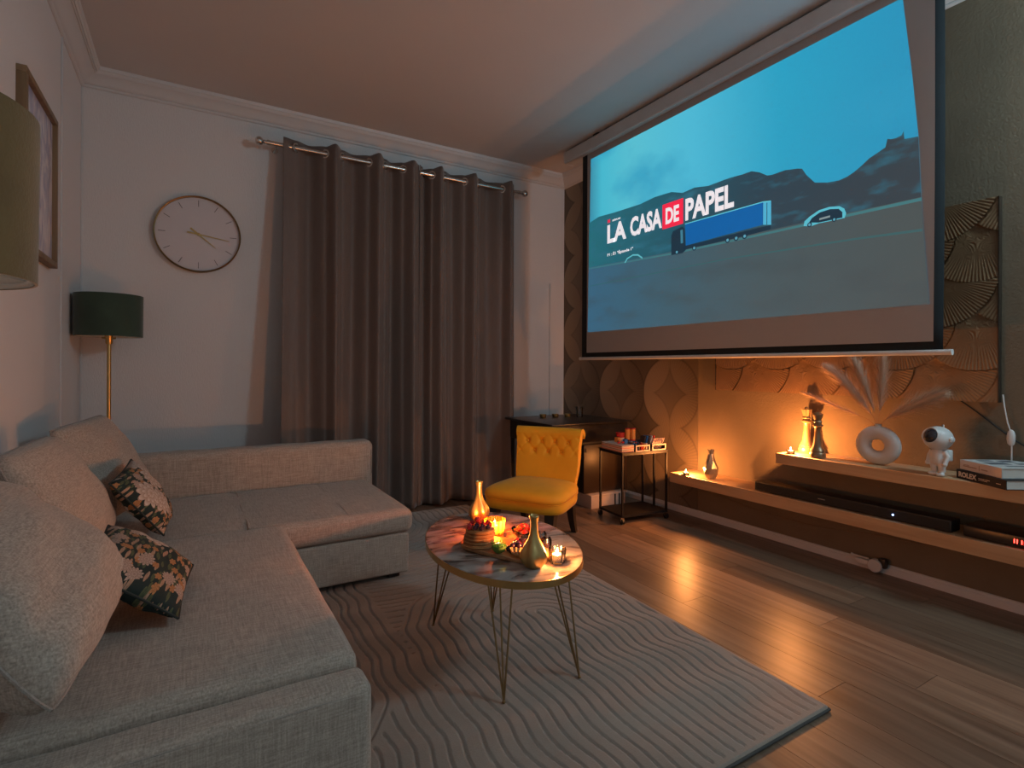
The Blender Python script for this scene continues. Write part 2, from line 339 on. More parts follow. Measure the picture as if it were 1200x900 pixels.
class MB:
    """collects shapes in world space and links them as one mesh"""
    def __init__(s): s.V = []; s.F = []; s.S = []
    def add(s, V, Fc, T=None, smooth=True):
        o = len(s.V)
        s.V += [(T @ Vector(v)) if T is not None else Vector(v) for v in V]
        s.F += [tuple(i+o for i in f) for f in Fc]; s.S += [smooth]*len(Fc)
        return s
    def bm(s, b, T=None, smooth=False):
        b.verts.index_update(); s.add([v.co.copy() for v in b.verts], [[v.index for v in f.verts] for f in b.faces], T, smooth); b.free(); return s
    def box(s, a, b, bev=0, seg=2, T=None, smooth=None):
        a, b = Vector(a), Vector(b); m_ = bmesh.new(); bmesh.ops.create_cube(m_, size=1)
        for v in m_.verts: v.co = Vector([(a[i]+b[i])/2+v.co[i]*(b[i]-a[i]) for i in range(3)])
        if bev: bmesh.ops.bevel(m_, geom=m_.edges[:], offset=bev, segments=seg, affect='EDGES', profile=.5)
        return s.bm(m_, T, bool(bev) if smooth is None else smooth)
    def lathe(s, prof, c=(0, 0, 0), seg=28, T=None, rot=0, mod=None, caps=True):
        c = Vector(c); V = []; Fc = []
        for (r, z) in prof:
            for k in range(seg):
                t = 2*pi*k/seg+rot; rr = r*(mod(t, z) if mod else 1)
                V.append(c+Vector((rr*cos(t), rr*sin(t), z)))
        for i in range(len(prof)-1):
            for k in range(seg):
                k2 = (k+1) % seg; Fc.append((i*seg+k, i*seg+k2, (i+1)*seg+k2, (i+1)*seg+k))
        cl_ = tuple(prof[0]) == tuple(prof[-1]) or not caps
        if prof[0][0] > 1e-5 and not cl_: Fc.append(tuple(reversed(range(seg))))
        if prof[-1][0] > 1e-5 and not cl_: Fc.append(tuple(range((len(prof)-1)*seg, len(prof)*seg)))
        return s.add(V, Fc, T)
    def tube(s, pts, r, seg=10, T=None, cap=True):
        pts = [Vector(p) for p in pts]; n = len(pts); rs = r if isinstance(r, (list, tuple)) else [r]*n
        V = []; Fc = []; prev = None
        for i, p in enumerate(pts):
            d = (pts[min(i+1, n-1)]-pts[max(i-1, 0)]).normalized()
            if prev is None:
                a = d.orthogonal().normalized()
            else:
                a = (prev-d*prev.dot(d)); a = a.normalized() if a.length > 1e-6 else d.orthogonal().normalized()
            prev = a; bb = d.cross(a)
            for k in range(seg):
                t = 2*pi*k/seg; V.append(p+(a*cos(t)+bb*sin(t))*rs[i])
        for i in range(n-1):
            for k in range(seg):
                k2 = (k+1) % seg; Fc.append((i*seg+k, i*seg+k2, (i+1)*seg+k2, (i+1)*seg+k))
        if cap: Fc.append(tuple(reversed(range(seg)))); Fc.append(tuple(range((n-1)*seg, n*seg)))
        return s.add(V, Fc, T)
    def ball(s, c, r, seg=16, T=None):
        c = Vector(c); r = (r, r, r) if isinstance(r, (int, float)) else r
        m_ = bmesh.new(); bmesh.ops.create_uvsphere(m_, u_segments=seg, v_segments=max(6, seg*2//3), radius=1)
        for v in m_.verts: v.co = Vector((v.co.x*r[0], v.co.y*r[1], v.co.z*r[2]))+c
        return s.bm(m_, T, True)
    def prism(s, poly, fn, d0, d1, T=None, smooth=False):
        """poly 2D list, fn(u,v,d)->point"""
        n = len(poly); V = [fn(u, v, d0) for u, v in poly]+[fn(u, v, d1) for u, v in poly]
        Fc = [tuple(range(n)), tuple(reversed(range(n, 2*n)))]+[(i, n+i, n+(i+1) % n, (i+1) % n) for i in range(n)]
        return s.add(V, Fc, T, smooth)
    def build(s, name, mat, parent=None, at=None, autos=40, bevel=0):
        me = bpy.data.meshes.new(name); me.from_pydata([tuple(v) for v in s.V], [], s.F); me.update(); me.materials.append(mat)
        me.polygons.foreach_set('use_smooth', s.S)
        bm_ = bmesh.new(); bm_.from_mesh(me); bmesh.ops.recalc_face_normals(bm_, faces=bm_.faces[:]); bm_.to_mesh(me); bm_.free()
        if any(s.S): me.set_sharp_from_angle(angle=radians(autos))
        o = link(bpy.data.objects.new(name, me), parent, at)
        if bevel:
            md = o.modifiers.new('bevel', 'BEVEL'); md.width = bevel; md.segments = 2; md.limit_method = 'ANGLE'
        return o
def thing(name, at, label, cat, group=None):
    o = bpy.data.objects.new(name, None); COL.objects.link(o); o.location = at; LOC[o.name] = Vector(at); o.empty_display_size = .05
    return tag(o, label, cat, group)
def tag(o, label=None, cat=None, group=None, kind=None):
    if label: o['label'] = label
    if cat: o['category'] = cat
    if group: o['group'] = group
    if kind: o['kind'] = kind
    return o
def struct(o): o['kind'] = 'structure'; return o
def remesh(mb, name, mat, parent, vox, smooth_it=4, at=None):
    o = mb.build(name+'_tmp', mat)
    md = o.modifiers.new('r', 'REMESH'); md.mode = 'VOXEL'; md.voxel_size = vox
    ms = o.modifiers.new('s', 'SMOOTH'); ms.iterations = smooth_it; ms.factor = .6
    dg = bpy.context.evaluated_depsgraph_get(); me = bpy.data.meshes.new_from_object(o.evaluated_get(dg)); me.name = name
    bpy.data.objects.remove(o)
    me.polygons.foreach_set('use_smooth', [True]*len(me.polygons))
    if not me.materials: me.materials.append(mat)
    return link(bpy.data.objects.new(name, me), parent, at)
def text(name, s, size, mat, T, parent=None, xs=1.0, off=0, ext=.0004, at=None, align='LEFT', space=1.0):
    cu_ = bpy.data.curves.new(name, 'FONT'); cu_.body = s; cu_.size = size; cu_.offset = off; cu_.extrude = ext; cu_.align_x = align; cu_.space_character = space; cu_.resolution_u = 3
    o = bpy.data.objects.new(name, cu_); COL.objects.link(o); bpy.context.view_layer.update()
    dg = bpy.context.evaluated_depsgraph_get(); me = bpy.data.meshes.new_from_object(o.evaluated_get(dg)); bpy.data.objects.remove(o)
    me.transform(T @ Matrix.Diagonal((xs, 1, 1, 1))); me.materials.clear(); me.materials.append(mat)
    return link(bpy.data.objects.new(name, me), parent, at)
def basis(o, x, y, z):
    return Matrix(((x[0], y[0], z[0], o[0]), (x[1], y[1], z[1], o[1]), (x[2], y[2], z[2], o[2]), (0, 0, 0, 1)))
def candlelight(name, p, power, col=(1, .34, .085), r=.007):
    L = bpy.data.lights.new(name, 'POINT'); L.energy = power*CANDLE; L.color = col; L.shadow_soft_size = r
    o = bpy.data.objects.new(name, L); COL.objects.link(o); o.location = p
    return o

# ============================================================ SETTING
XL, XR, YB, YF, ZC = -.62, 3.215, 4.38, -1.3, 3.0
YS = 2.708   # where the circle wallpaper ends on the right wall
struct(MB().box((XL-.1, YF, -.02), (XL, YB+.1, ZC+.02)).build('wall_left', M_wall))
struct(MB().box((XL, YB, -.02), (XR+.1, YB+.1, ZC+.02)).build('wall_back', M_wall))
struct(MB().box((XR, YF, -.02), (XR+.1, YB, ZC+.02)).build('wall_right', M_plaster))
wp = struct(MB().box((XR-.004, YS, .0), (XR, YB, ZC-.0)).build('trim_1', M_circ)); wp['label'] = 'wallpaper of overlapping brown circles on the right wall'
struct(MB().box((XL-.1, YF, ZC), (XR+.1, YB+.1, ZC+.1)).build('ceiling', M_ceil))
fl = struct(MB().box((XL-.1, YF, -.1), (XR+.1, YB+.1, -.0095)).build('floor', M_under))
# planks: laminate boards along y, joints as in the photograph
PW, PL = .165, 1.38; cache = {}
known = {0: 1.02, 1: 1.75, 2: .875, -1: .55, 3: 1.3}
k0 = int(math.floor((XL-1.81)/PW)); k1 = int(math.ceil((XR-1.81)/PW))
for k in range(k0, k1):
    xa, xb = max(XL, 1.81+k*PW), min(XR, 1.81+(k+1)*PW)
    off = known.get(k, random.uniform(0, PL)); off = off-math.ceil((off-YF)/PL)*PL
    y = off
    while y < YB:
        ya, yb = max(y, YF), min(y+PL, YB)
        if yb-ya > .02:
            key = (round(xb-xa, 3), round(yb-ya, 3))
            if key not in cache:
                o = MB().box((-(xb-xa)/2+.0008, -(yb-ya)/2+.0008, -.0095), ((xb-xa)/2-.0008, (yb-ya)/2-.0008, 0)).build('plank', M_floor)
                cache[key] = o.data; bpy.data.objects.remove(o)
            o = bpy.data.objects.new('plank', cache[key]); COL.objects.link(o); o.parent = fl; o.location = ((xa+xb)/2, (ya+yb)/2, 0)
        y += PL
# cornices
prof = [(0, 0), (.006, 0), (.014, .004), (.018, .012), (.014, .016), (.022, .020), (.032, .032), (.050, .052), (.072, .068), (.078, .072), (.084, .070), (.088, .078), (.094, .076), (.100, .086), (.106, .088), (.110, .098), (.110, .11), (0, .11)]
def cornice(name, fn, d0, d1, miter=True):
    mb = MB(); n = len(prof)
    V = [fn(u, v, d0+(u if miter else 0)) for u, v in prof]+[fn(u, v, d1-(u if miter else 0)) for u, v in prof]
    mb.add(V, [tuple(range(n)), tuple(reversed(range(n, 2*n)))]+[(i, n+i, n+(i+1) % n, (i+1) % n) for i in range(n)], smooth=True)
    return struct(mb.build(name, M_trim, autos=25))
cornice('trim_2', lambda u, v, d: (d, YB-u, ZC-.11+v), XL, XR)
cornice('trim_3', lambda u, v, d: (XL+u, d if d < 3 else YB-(YB-d), ZC-.11+v), YF, YB)
cornice('trim_4', lambda u, v, d: (XR-u, d, ZC-.11+v), YF, YB)
# left wall cover strip, pipe casing in the back right corner
struct(MB().box((XL, 3.765, 0), (XL+.008, 3.785, ZC-.11), .002).build('trim_5', M_trim))
struct(MB().box((XL, YB-.006, 0), (XL+.012, YB, ZC-.11), .002).build('trim_6', M_trim))
struct(MB().box((3.03, YB-.012, 0), (3.045, YB, 1.93), .003).build('trim_7', M_trim))
# baseboards
bb = MB().prism([(0, 0), (.014, 0), (.014, .036), (.009, .044), (.009, .050), (.004, .056), (0, .056)], lambda u, v, d: (XR-u, d, v*.9), YF, YB)
struct(bb.build('baseboard_right', M_trim))
struct(MB().box((XL, YB-.012, 0), (XR-.014, YB, .06), .003).build('baseboard_back', M_trim))
struct(MB().box((XL, YF, 0), (XL+.012, YB-.012, .06), .003).build('baseboard_left', M_trim))

# ============================================================ RUG
def build_rug():
    nx, ny = 400, 580
    x0, x1, y0, y1 = -.24, 1.763, .958, 3.82
    X, Y = np.meshgrid(np.linspace(x0, x1, nx), np.linspace(y0, y1, ny), indexing='ij')
    S = .046
    wob = .008*np.sin(2*pi*Y/.26+1.6*X)+.006*np.sin(2*pi*Y/.47+3*X+1)
    Xw = X+wob; Yw = Y+.008*np.sin(2*pi*X/.3+2*Y)
    def ridge(d):   # groove profile by distance
        f = np.abs((d/S) % 1-.5)*S     # 0 at groove centre
        return np.clip(1-f/.0046, 0, 1)**.8
    # arch A: centre (1.30,1.97) opening towards -y
    ca = (1.30, 1.97)
    dA = np.where(Y < ca[1], np.abs(Xw-ca[0]), np.hypot(Xw-ca[0], Y-ca[1])); RA = S*13
    # upturned arch C on the left
    cc = (.20, 1.80)
    dC = np.where(Y > cc[1], np.abs(Xw-cc[0]), np.hypot(Xw-cc[0], Y-cc[1])); RC = S*8
    # top field: bottoms of arches opening towards +y
    cd = (.95, 3.55)
    dD = np.where(Y > cd[1], np.abs(Xw-cd[0]), np.hypot(Xw-cd[0], (Y-cd[1])))
    dE = Xw+.0
    g = ridge(dD)
    mC = (dC < RC); mA = (dA < RA) & ~mC
    mE = (Y < 1.62) & (X < ca[0]-RA*.2) & ~mC & ~mA
    mF = (X < ca[0]-RA) & (Y > 1.4) & (Y < 2.75) & ~mC & ~mA
    g = np.where(mE | mF, ridge(dE), g)
    g = np.where(mA, ridge(dA), g); g = np.where(mC, ridge(dC), g)
    # seams at family borders
    for d_, R_ in ((dA, RA), (dC, RC)):
        pass
    edge = np.minimum(np.minimum(X-x0, x1-X), np.minimum(Y-y0, y1-Y))
    g = np.where(edge < .022, 0, g)
    Z = .017-.0095*g
    Z += .0048*np.sin(2*pi*(Y+.18*X)/.24)*np.clip((3.3-Y), .3, 1)*np.clip(edge/.12, 0, 1)
    Z += .010*np.exp(-((Y-3.60-.12*np.sin(3*X))**2)/.01)*np.clip((X-.9), 0, .6)
    Z = np.where(edge < .004, .004, Z); Z = np.maximum(Z, .003)
    Xs = X+.036*(Y-y0)*(X-x0)/(x1-x0)
    P = np.stack([Xs, Y, Z], -1)
    root = thing('rug', (.8, 2.4, 0), 'large taupe rug with carved wavy grooves and arches under the coffee table', 'rug')
    gridobj('pile', P, M_rug, root)
    mb = MB(); e = []
    sk = lambda x, y: x+.036*(y-y0)*(x-x0)/(x1-x0)
    e = [(x0, y0), (x1, y0), (sk(x1, y1), y1), (x0, y1), (x0, y0)]
    for i in range(4):
        a, b_ = Vector((*e[i], .0065)), Vector((*e[i+1], .0065)); mb.tube([a, b_], .0045, 8)
    mb.build('edge_binding', pbr('dark_grey_binding', (.07, .065, .06), .9), root)
build_rug()

# ============================================================ SOFA
def soft_box(name, a, b, bev, mat, parent, crown=0, seg=5, sub=24, dents=None):
    """upholstered block: rounded box with a crowned, slightly uneven top"""
    a, b = Vector(a), Vector(b); m_ = bmesh.new(); bmesh.ops.create_cube(m_, size=1)
    for v in m_.verts: v.co = Vector([(a[i]+b[i])/2+v.co[i]*(b[i]-a[i]) for i in range(3)])
    bmesh.ops.bevel(m_, geom=m_.edges[:], offset=bev, segments=seg, affect='EDGES', profile=.5)
    for ax in (0, 1):
        L_ = b[ax]-a[ax]; n = max(2, int(L_/.045))
        for i in range(1, n):
            p = a.copy(); p[ax] = a[ax]+L_*i/n; no = Vector((0, 0, 0)); no[ax] = 1
            bmesh.ops.bisect_plane(m_, geom=m_.verts[:]+m_.edges[:]+m_.faces[:], plane_co=p, plane_no=no, clear_outer=False, clear_inner=False)
    for v in m_.verts:
        u = (v.co.x-a.x)/(b.x-a.x)*2-1; w_ = (v.co.y-a.y)/(b.y-a.y)*2-1
        if v.co.z > (a.z+b.z)/2:
            v.co.z += crown*(1-u**4)*(1-w_**4)+.002*sin(v.co.x*23)*sin(v.co.y*17)
            if dents:
                for (ax, pos, wd, dp) in dents:
                    v.co.z -= dp*math.exp(-((v.co[ax]-pos)/wd)**2)
    return MB().bm(m_, smooth=True).build(name, mat, parent, autos=60)
def build_sofa():
    root = thing('corner_sofa', (.1, 2.4, 0), 'taupe linen corner sofa bed with chaise along the back wall', 'sofa')
    # bed section
    soft_box('seat', (XL+.02, 1.357, .20), (.365, 2.625, .385), .035, M_linen, root, .012, dents=None)
    soft_box('bed_base', (XL+.03, 1.357, .045), (.345, 2.62, .20), .015, M_linen, root)
    # chaise
    soft_box('chaise_seat', (XL+.02, 2.63, .25), (.985, 3.50, .372), .042, M_linen, root, .012, dents=[(0, .66, .012, .006), (0, .22, .012, .006)])
    soft_box('chaise_base', (XL+.03, 2.65, .045), (.965, 3.50, .248), .012, M_linen, root)
    ch = [o for o in root.children if o.name.startswith('chaise_seat')][0]
    for x in (.66, .22):
        t = [(x+.003*sin(i*.9), 2.66+i*.082, .3865+.0) for i in range(11)]
        MB().tube([(p[0], p[1], .3765-(.004 if i in (0, 10) else 0)) for i, p in enumerate(t)], .0035, 6).build('seam', M_linen, ch)
    # backrest along back wall
    bk = soft_box('backrest', (XL+.02, 3.505, .045), (1.03, 3.665, .615), .045, M_linen, root)
    MB().tube([(XL+.05, 3.515, .583), (.97, 3.515, .583), (1.013, 3.515, .55), (1.018, 3.515, .40)], .0035, 6).build('piping', M_linenD, bk)
    # near arm
    ar = soft_box('armrest', (XL+.02, 1.243, .045), (.368, 1.350, .362), .026, M_linen, root)
    MB().tube([(XL+.03, 1.247, .344), (.335, 1.247, .344), (.355, 1.250, .338), (.364, 1.262, .325), (.365, 1.266, .06)], .003, 6).build('piping', M_linenD, ar)
    for (x, y) in ((.895, 2.71), (.895, 3.44), (.28, 1.4), (-.5, 1.4), (-.5, 3.44)):
        MB().box((x-.03, y-.03, .019 if x > -.24 else 0), (x+.03, y+.03, .046), .004).build('foot', M_blk, root)
build_sofa()

def pillow(name, B1, B2, T2, T1, th, mat, label, cat, group=None, pipe=None, n=26, seed=0, wr=.004, rnd=0, sag=0):
    """cushion spanning 4 corners, inflated by th; corners pinched"""
    B1, B2, T2, T1 = [np.array(v, float) for v in (B1, B2, T2, T1)]
    r_ = random.Random(seed); ph = [r_.uniform(0, 6) for _ in range(6)]
    c = (B1+B2+T1+T2)/4; nrm = np.cross((B2+T2)-(B1+T1), (T1+T2)-(B1+B2)); nrm = nrm/np.linalg.norm(nrm)
    side = []
    for sgn in (1, -1):
        u = np.linspace(-1, 1, n+1); U, V = np.meshgrid(u, u, indexing='ij')
        cn = 1-rnd*(np.abs(U*V))**3; pin = (1-.055*(1-np.abs(V)**2)*np.abs(U)**3)*cn; pin2 = (1-.055*(1-np.abs(U)**2)*np.abs(V)**3)*cn
        Uu = U*pin; Vv = V*pin2
        a = ((1-Uu)/2)[..., None]; b_ = ((1+Uu)/2)[..., None]; p = ((1-Vv)/2)[..., None]; q = ((1+Vv)/2)[..., None]
        P = p*(a*B1+b_*B2)+q*(a*T1+b_*T2)
        h = ((1-U**2)*(1-V**2))**.42
        wrk = wr*(np.sin(6*U+ph[0]+3*V)+np.sin(9*V+ph[1]-4*U))*h+wr*1.5*np.sin(14*np.arctan2(V, U)+ph[2])*np.clip(np.hypot(U, V)-.5, 0, .5)*h
        P = P+sgn*nrm*((th/2*h*(1-sag*V*(1-.3*V*V))+wrk)[..., None])
        side.append(P)
    at = tuple(c)
    V0 = side[0].reshape(-1, 3); V1 = side[1].reshape(-1, 3); m = n+1
    F0 = [(i*m+j, (i+1)*m+j, (i+1)*m+j+1, i*m+j+1) for i in range(n) for j in range(n)]
    off = m*m
    def bd(i, j): return i in (0, n) or j in (0, n)
    mp = {}
    for i in range(m):
        for j in range(m):
            mp[i*m+j] = i*m+j if bd(i, j) else off+i*m+j
    F1 = [tuple(reversed([mp[k] for k in f])) for f in F0]
    uv = [((i//m)/n, (i % m)/n) for i in range(m*m)]; uv = uv+uv
    allV = np.concatenate([V0, V1])
    root = thing(name, at, label, cat, group)
    o = meshobj('cover', allV, F0+F1, mat, root, True, uvs=uv)
    me = o.data; bm_ = bmesh.new(); bm_.from_mesh(me)
    bmesh.ops.delete(bm_, geom=[v for v in bm_.verts if not v.link_faces], context='VERTS')
    bmesh.ops.recalc_face_normals(bm_, faces=bm_.faces[:]); bm_.to_mesh(me); bm_.free()
    ring = [(i, 0) for i in range(n)]+[(n, j) for j in range(n)]+[(i, n) for i in range(n, 0, -1)]+[(0, j) for j in range(n, -1, -1)]
    MB().tube([side[0][i, j] for i, j in ring], .0035, 6, cap=False).build('piping', pipe or mat, root)
    return root
M_pipeD = pbr('black_piping', (.02, .03, .028), .8)
pillow('back_cushion', (-.205, 1.22, .455), (-.165, 1.99, .455), (-.48, 2.00, .80), (-.50, 1.34, .83), .21, M_linen,
       'big taupe linen back cushion nearest the camera, beside the sofa arm', 'cushion', 'linen back cushions', M_linenD, seed=1, rnd=.10, wr=.007, sag=.5)
pillow('back_cushion', (-.31, 2.06, .435), (-.27, 2.74, .435), (-.48, 2.72, .84), (-.50, 2.08, .84), .18, M_linen,
       'middle taupe linen back cushion, between the nearest one and the corner one', 'cushion', 'linen back cushions', M_linenD, seed=2, rnd=.08)
pillow('back_cushion', (-.33, 2.80, .42), (-.15, 3.37, .425), (-.40, 3.42, .86), (-.51, 2.85, .84), .17, M_linen,
       'taupe linen back cushion in the sofa corner, in front of the floor lamp pole', 'cushion', 'linen back cushions', M_linenD, seed=3, rnd=.06)
pillow('floral_pillow', (-.03, 1.70, .42), (.005, 2.13, .42), (-.235, 2.19, .575), (-.235, 1.64, .605), .11, M_floral,
       'dark floral throw pillow lying on the seat, nearer to the camera', 'pillow', 'dark floral pillows', M_pipeD, seed=4, wr=.003)
pillow('floral_pillow', (-.095, 2.54, .425), (-.075, 2.85, .43), (-.24, 3.01, .67), (-.27, 2.54, .65), .11, M_floral,
       'dark floral throw pillow standing against the corner cushion, farther from the camera', 'pillow', 'dark floral pillows', M_pipeD, seed=5, wr=.003)

# ============================================================ ADDED GLOBE (invented ambient fill light, right of the camera, out of frame)
def build_fill_globe():
    x, y, z = 2.95, -.20, 2.45
    root = thing('fill_globe', (x, y, 0), 'added unseen fill light, a globe on a pole by the right wall, near the camera', 'lamp')
    MB().lathe([(0, 0), (.15, 0), (.15, .015), (.02, .025), (0, .025)], (x, y, 0), 32).build('base', M_brass, root)
    MB().tube([(x, y, .02), (x, y, z-.19)], .011, 12).build('pole', M_brass, root)
    MB().lathe([(0, -.205), (.05, -.205), (.055, -.165), (0, -.165)], (x, y, z), 24).build('collar', M_brass, root)
    MB().ball((x, y, z), .19, 32).build('globe', emis('fill_globe_glow', FILL_COL, FILL_POWER), root)
build_fill_globe()

# ============================================================ CURTAINS AND ROD
RZ, RY = 2.722, 4.255
def build_rod():
    root = thing('curtain_rod', (1.55, RY, RZ), 'metal curtain rod with ball ends on the back wall', 'curtain rod')
    MB().tube([(.47, RY, RZ), (2.60, RY, RZ)], .0155, 14).build('rod', M_nickel, root)
    for x, s in ((.47, -1), (2.60, 1)):
        T = Matrix.Translation((x, RY, RZ)) @ Matrix.Rotation(s*pi/2, 4, 'Y')
        MB().lathe([(.0, -.01), (.018, -.01), (.018, .012), (.012, .016), (.012, .022), (.017, .026), (.017, .03), (.010, .034), (.022, .042), (.030, .056), (.031, .066), (.026, .080), (.012, .088), (0, .089)], seg=18, T=T).build('finial', M_nickel, root)
    for x in (.525, 2.575):
        MB().tube([(x, RY+.005, RZ-.004), (x, YB-.004, RZ-.004)], .007, 8).lathe([(0, 0), (.025, 0), (.025, .006), (0, .006)], T=Matrix.Translation((x, YB, RZ-.004)) @ Matrix.Rotation(pi/2, 4, 'X'), seg=16).build('bracket', M_nickel, root)
build_rod()
def build_curtain(xa, xb, segs, label, side):
    """segs: x-intervals where the cloth passes behind the rod"""
    root = thing('curtain', ((xa+xb)/2, RY, 0), label, 'curtain', 'curtains on the rod')
    xs = [xa]; ys = [0.]   # control: sign of y offset
    keys = [(xa, -.3)]
    for i, (a, b_) in enumerate(segs):
        keys += [(a, 0), ((a+b_)/2, 1), (b_, 0)]
        nxt = segs[i+1][0] if i+1 < len(segs) else xb
        keys.append(((b_+nxt)/2, -1))
    keys.append((xb, -.2))
    kx = np.array([k[0] for k in keys]); ky = np.array([k[1] for k in keys])
    nx, nz = 220, 60
    X = np.linspace(xa, xb, nx)
    # smooth interpolation
    idx = np.clip(np.searchsorted(kx, X, side='right')-1, 0, len(kx)-2); t = (X-kx[idx])/(kx[idx+1]-kx[idx]); t = t*t*(3-2*t)
    fy = ky[idx]*(1-t)+ky[idx+1]*t
    z = np.linspace(.018, RZ+.055, nz); Zt = (RZ+.055-z)/RZ
    P = np.zeros((nx, nz, 3))
    for j in range(nz):
        tt = Zt[j]
        amp = .074*(1-.25*tt)+.012*sin(3*tt)
        fold = fy*amp+.010*tt*np.sin(X*31+side+2*tt)+.012*tt*np.sin(X*17+4*tt+side)
        base = RY-.30*max(0, tt-.06)**1.1
        P[:, j, 0] = X*(base/RY)+.008*tt*np.sin(X*9+side*2)
        P[:, j, 1] = np.minimum(base+fold, YB-.02)
        P[:, j, 2] = z[j]-(.006*np.cos(pi*fy) if j == nz-1 else 0)
        if j == nz-1: P[:, j, 2] = z[j]+.01*np.abs(fy)
    o = gridobj('cloth', P, M_curt, root)
    sd = o.modifiers.new('solid', 'SOLIDIFY'); sd.thickness = .003
    for (a, b_) in segs:
        for x, dr in ((a, 1), (b_, -1)):
            if x <= xa+.01: continue
            T = Matrix.Translation((x, RY, RZ)) @ Matrix.Rotation(pi/2, 4, 'Y') @ Matrix.Rotation(dr*.85, 4, 'X')
            # ring: torus
            pr = []
            m_ = MB(); R_, r_ = .029, .008; ns, nt_ = 20, 8; V = []; Fc = []
            for i in range(ns):
                for k in range(nt_):
                    A_ = 2*pi*i/ns; B_ = 2*pi*k/nt_
                    V.append((cos(A_)*(R_+r_*cos(B_)), sin(A_)*(R_+r_*cos(B_)), r_*.8*sin(B_)))
                    Fc.append((i*nt_+k, ((i+1) % ns)*nt_+k, ((i+1) % ns)*nt_+(k+1) % nt_, i*nt_+(k+1) % nt_))
            m_.add(V, Fc, T).build('grommet', M_nickel, root)
    return root
build_curtain(.565, 1.618, [(.657, .865), (.993, 1.199), (1.33, 1.481)], 'dark taupe eyelet curtain, left half, behind the sofa end', 0)
build_curtain(1.622, 2.535, [(1.645, 1.735), (1.853, 2.039), (2.181, 2.417)], 'dark taupe eyelet curtain, right half, behind the yellow chair', 1.7)

# ============================================================ CLOCK
def build_clock():
    c = Vector((.033, YB, 2.02)); R_ = .262
    root = thing('wall_clock', c, 'round minimalist wall clock with brass hands above the sofa', 'clock')
    T = Matrix.Translation(c) @ Matrix.Rotation(pi/2, 4, 'X')   # local z -> -y
    MB().lathe([(R_-.004, 0), (R_, 0), (R_+.003, .004), (R_+.003, .040), (R_-.001, .043), (R_-.006, .040), (R_-.006, .022), (R_-.010, .0)], T=T, seg=64).build('rim', M_dbrass, root)
    MB().lathe([(0, .002), (R_-.005, .002), (R_-.005, .021), (0, .021)], T=T, seg=48).build('dial', pbr('clock_dial', (.60, .56, .57), .55, var=.02), root)
    dk = pbr('dark_marks', (.07, .06, .055), .6)
    for k in range(12):
        a = pi/2-k*pi/6; d = Vector((cos(a), sin(a), 0)); p0, p1 = d*.195, d*.238
        n_ = Vector((-d.y, d.x, 0))*.0016
        MB().prism([(p0+n_)[:2], (p1+n_)[:2], (p1-n_)[:2], (p0-n_)[:2]], lambda u, v, q: (u, v, q), .0205, .023, T=T).build('hour_mark', dk, root)
    def hand(ang, L_, tail, w_, z0):
        d = Vector((cos(ang), sin(ang))); nn = Vector((-d.y, d.x))
        pts = [d*L_+nn*w_*.4, d*L_-nn*w_*.4, -d*tail-nn*w_*1.3, -d*tail+nn*w_*1.3]
        return MB().prism([tuple(p) for p in pts], lambda u, v, q: (u, v, q), z0, z0+.003, T=T)
    # about 4:17 as photographed
    hand(radians(90-98), .195, .068, .0042, .026).build('minute_hand', M_brass, root)
    hand(radians(90-129), .135, .062, .0048, .023).build('hour_hand', M_brass, root)
    MB().lathe([(0, .02), (.010, .02), (.010, .032), (0, .033)], T=T, seg=16).build('hub', M_brass, root)
build_clock()

# ============================================================ LAMPS
def floor_lamp(x, y, zb, zt, R_, mat, label, base_r=.13):
    root = thing('floor_lamp', (x, y, 0), label, 'lamp')
    sh = MB(); t = .003
    sh.lathe([(R_-.004, zb), (R_, zb), (R_+.002, zt), (R_-.002, zt), (R_-.004, zb)], (x, y, 0), 56)
    shade = sh.build('lamp_shade', mat, root)
    li = MB(); li.lathe([(R_-.0055, zb+.002), (R_-.0045, zb+.001), (R_-.0025, zt-.002), (R_-.0035, zt-.001), (R_-.0055, zb+.002)], (x, y, 0), 56)
    li.build('lining', M_liner, shade)
    sp = MB()
    for k in range(3):
        a = 2*pi*k/3+.5; sp.tube([(x+.02*cos(a), y+.02*sin(a), zb+.03), (x+(R_-.005)*cos(a), y+(R_-.005)*sin(a), zb+.012)], .002, 6)
    N = 40; sp.tube([(x+(R_-.008)*cos(2*pi*k/N), y+(R_-.008)*sin(2*pi*k/N), zb+.006) for k in range(N+1)], .004, 6, cap=False)
    sp.build('shade_ring', M_liner, shade)
    MB().tube([(x, y, .02), (x, y, zb+.0)], .011, 14).build('pole', M_brass, root)
    MB().lathe([(0, zb-.045), (.016, zb-.045), (.019, zb-.035), (.019, zb-.008), (.022, zb), (.022, zb+.07), (0, zb+.07)], (x, y, 0), 18).build('socket', M_brass, root)
    MB().tube([(x-.035, y-.006, zb-.008), (x+.035, y-.006, zb-.008)], .006, 8).build('switch', M_brass, root)
    MB().lathe([(0, 0), (base_r, 0), (base_r, .012), (base_r-.01, .02), (.02, .024), (.014, .035), (0, .035)], (x, y, 0), 36).build('base', M_brass, root)
    bm_ = MB().lathe([(0, zb+.07), (.014, zb+.075), (.03, zb+.11), (.028, zb+.135), (.012, zb+.15), (0, zb+.152)], (x, y, 0), 18)
    bm_.build('bulb', pbr('unlit_bulb', (.8, .8, .78), .3), root)
floor_lamp(-.438, 4.08, 1.275, 1.528, .172, M_velvG2, 'brass floor lamp with dark green velvet drum shade in the far left corner')
floor_lamp(-.372, 1.045, 1.222, 1.462, .172, M_velvG, 'olive velvet drum lamp at the left edge, nearest the camera', .12)

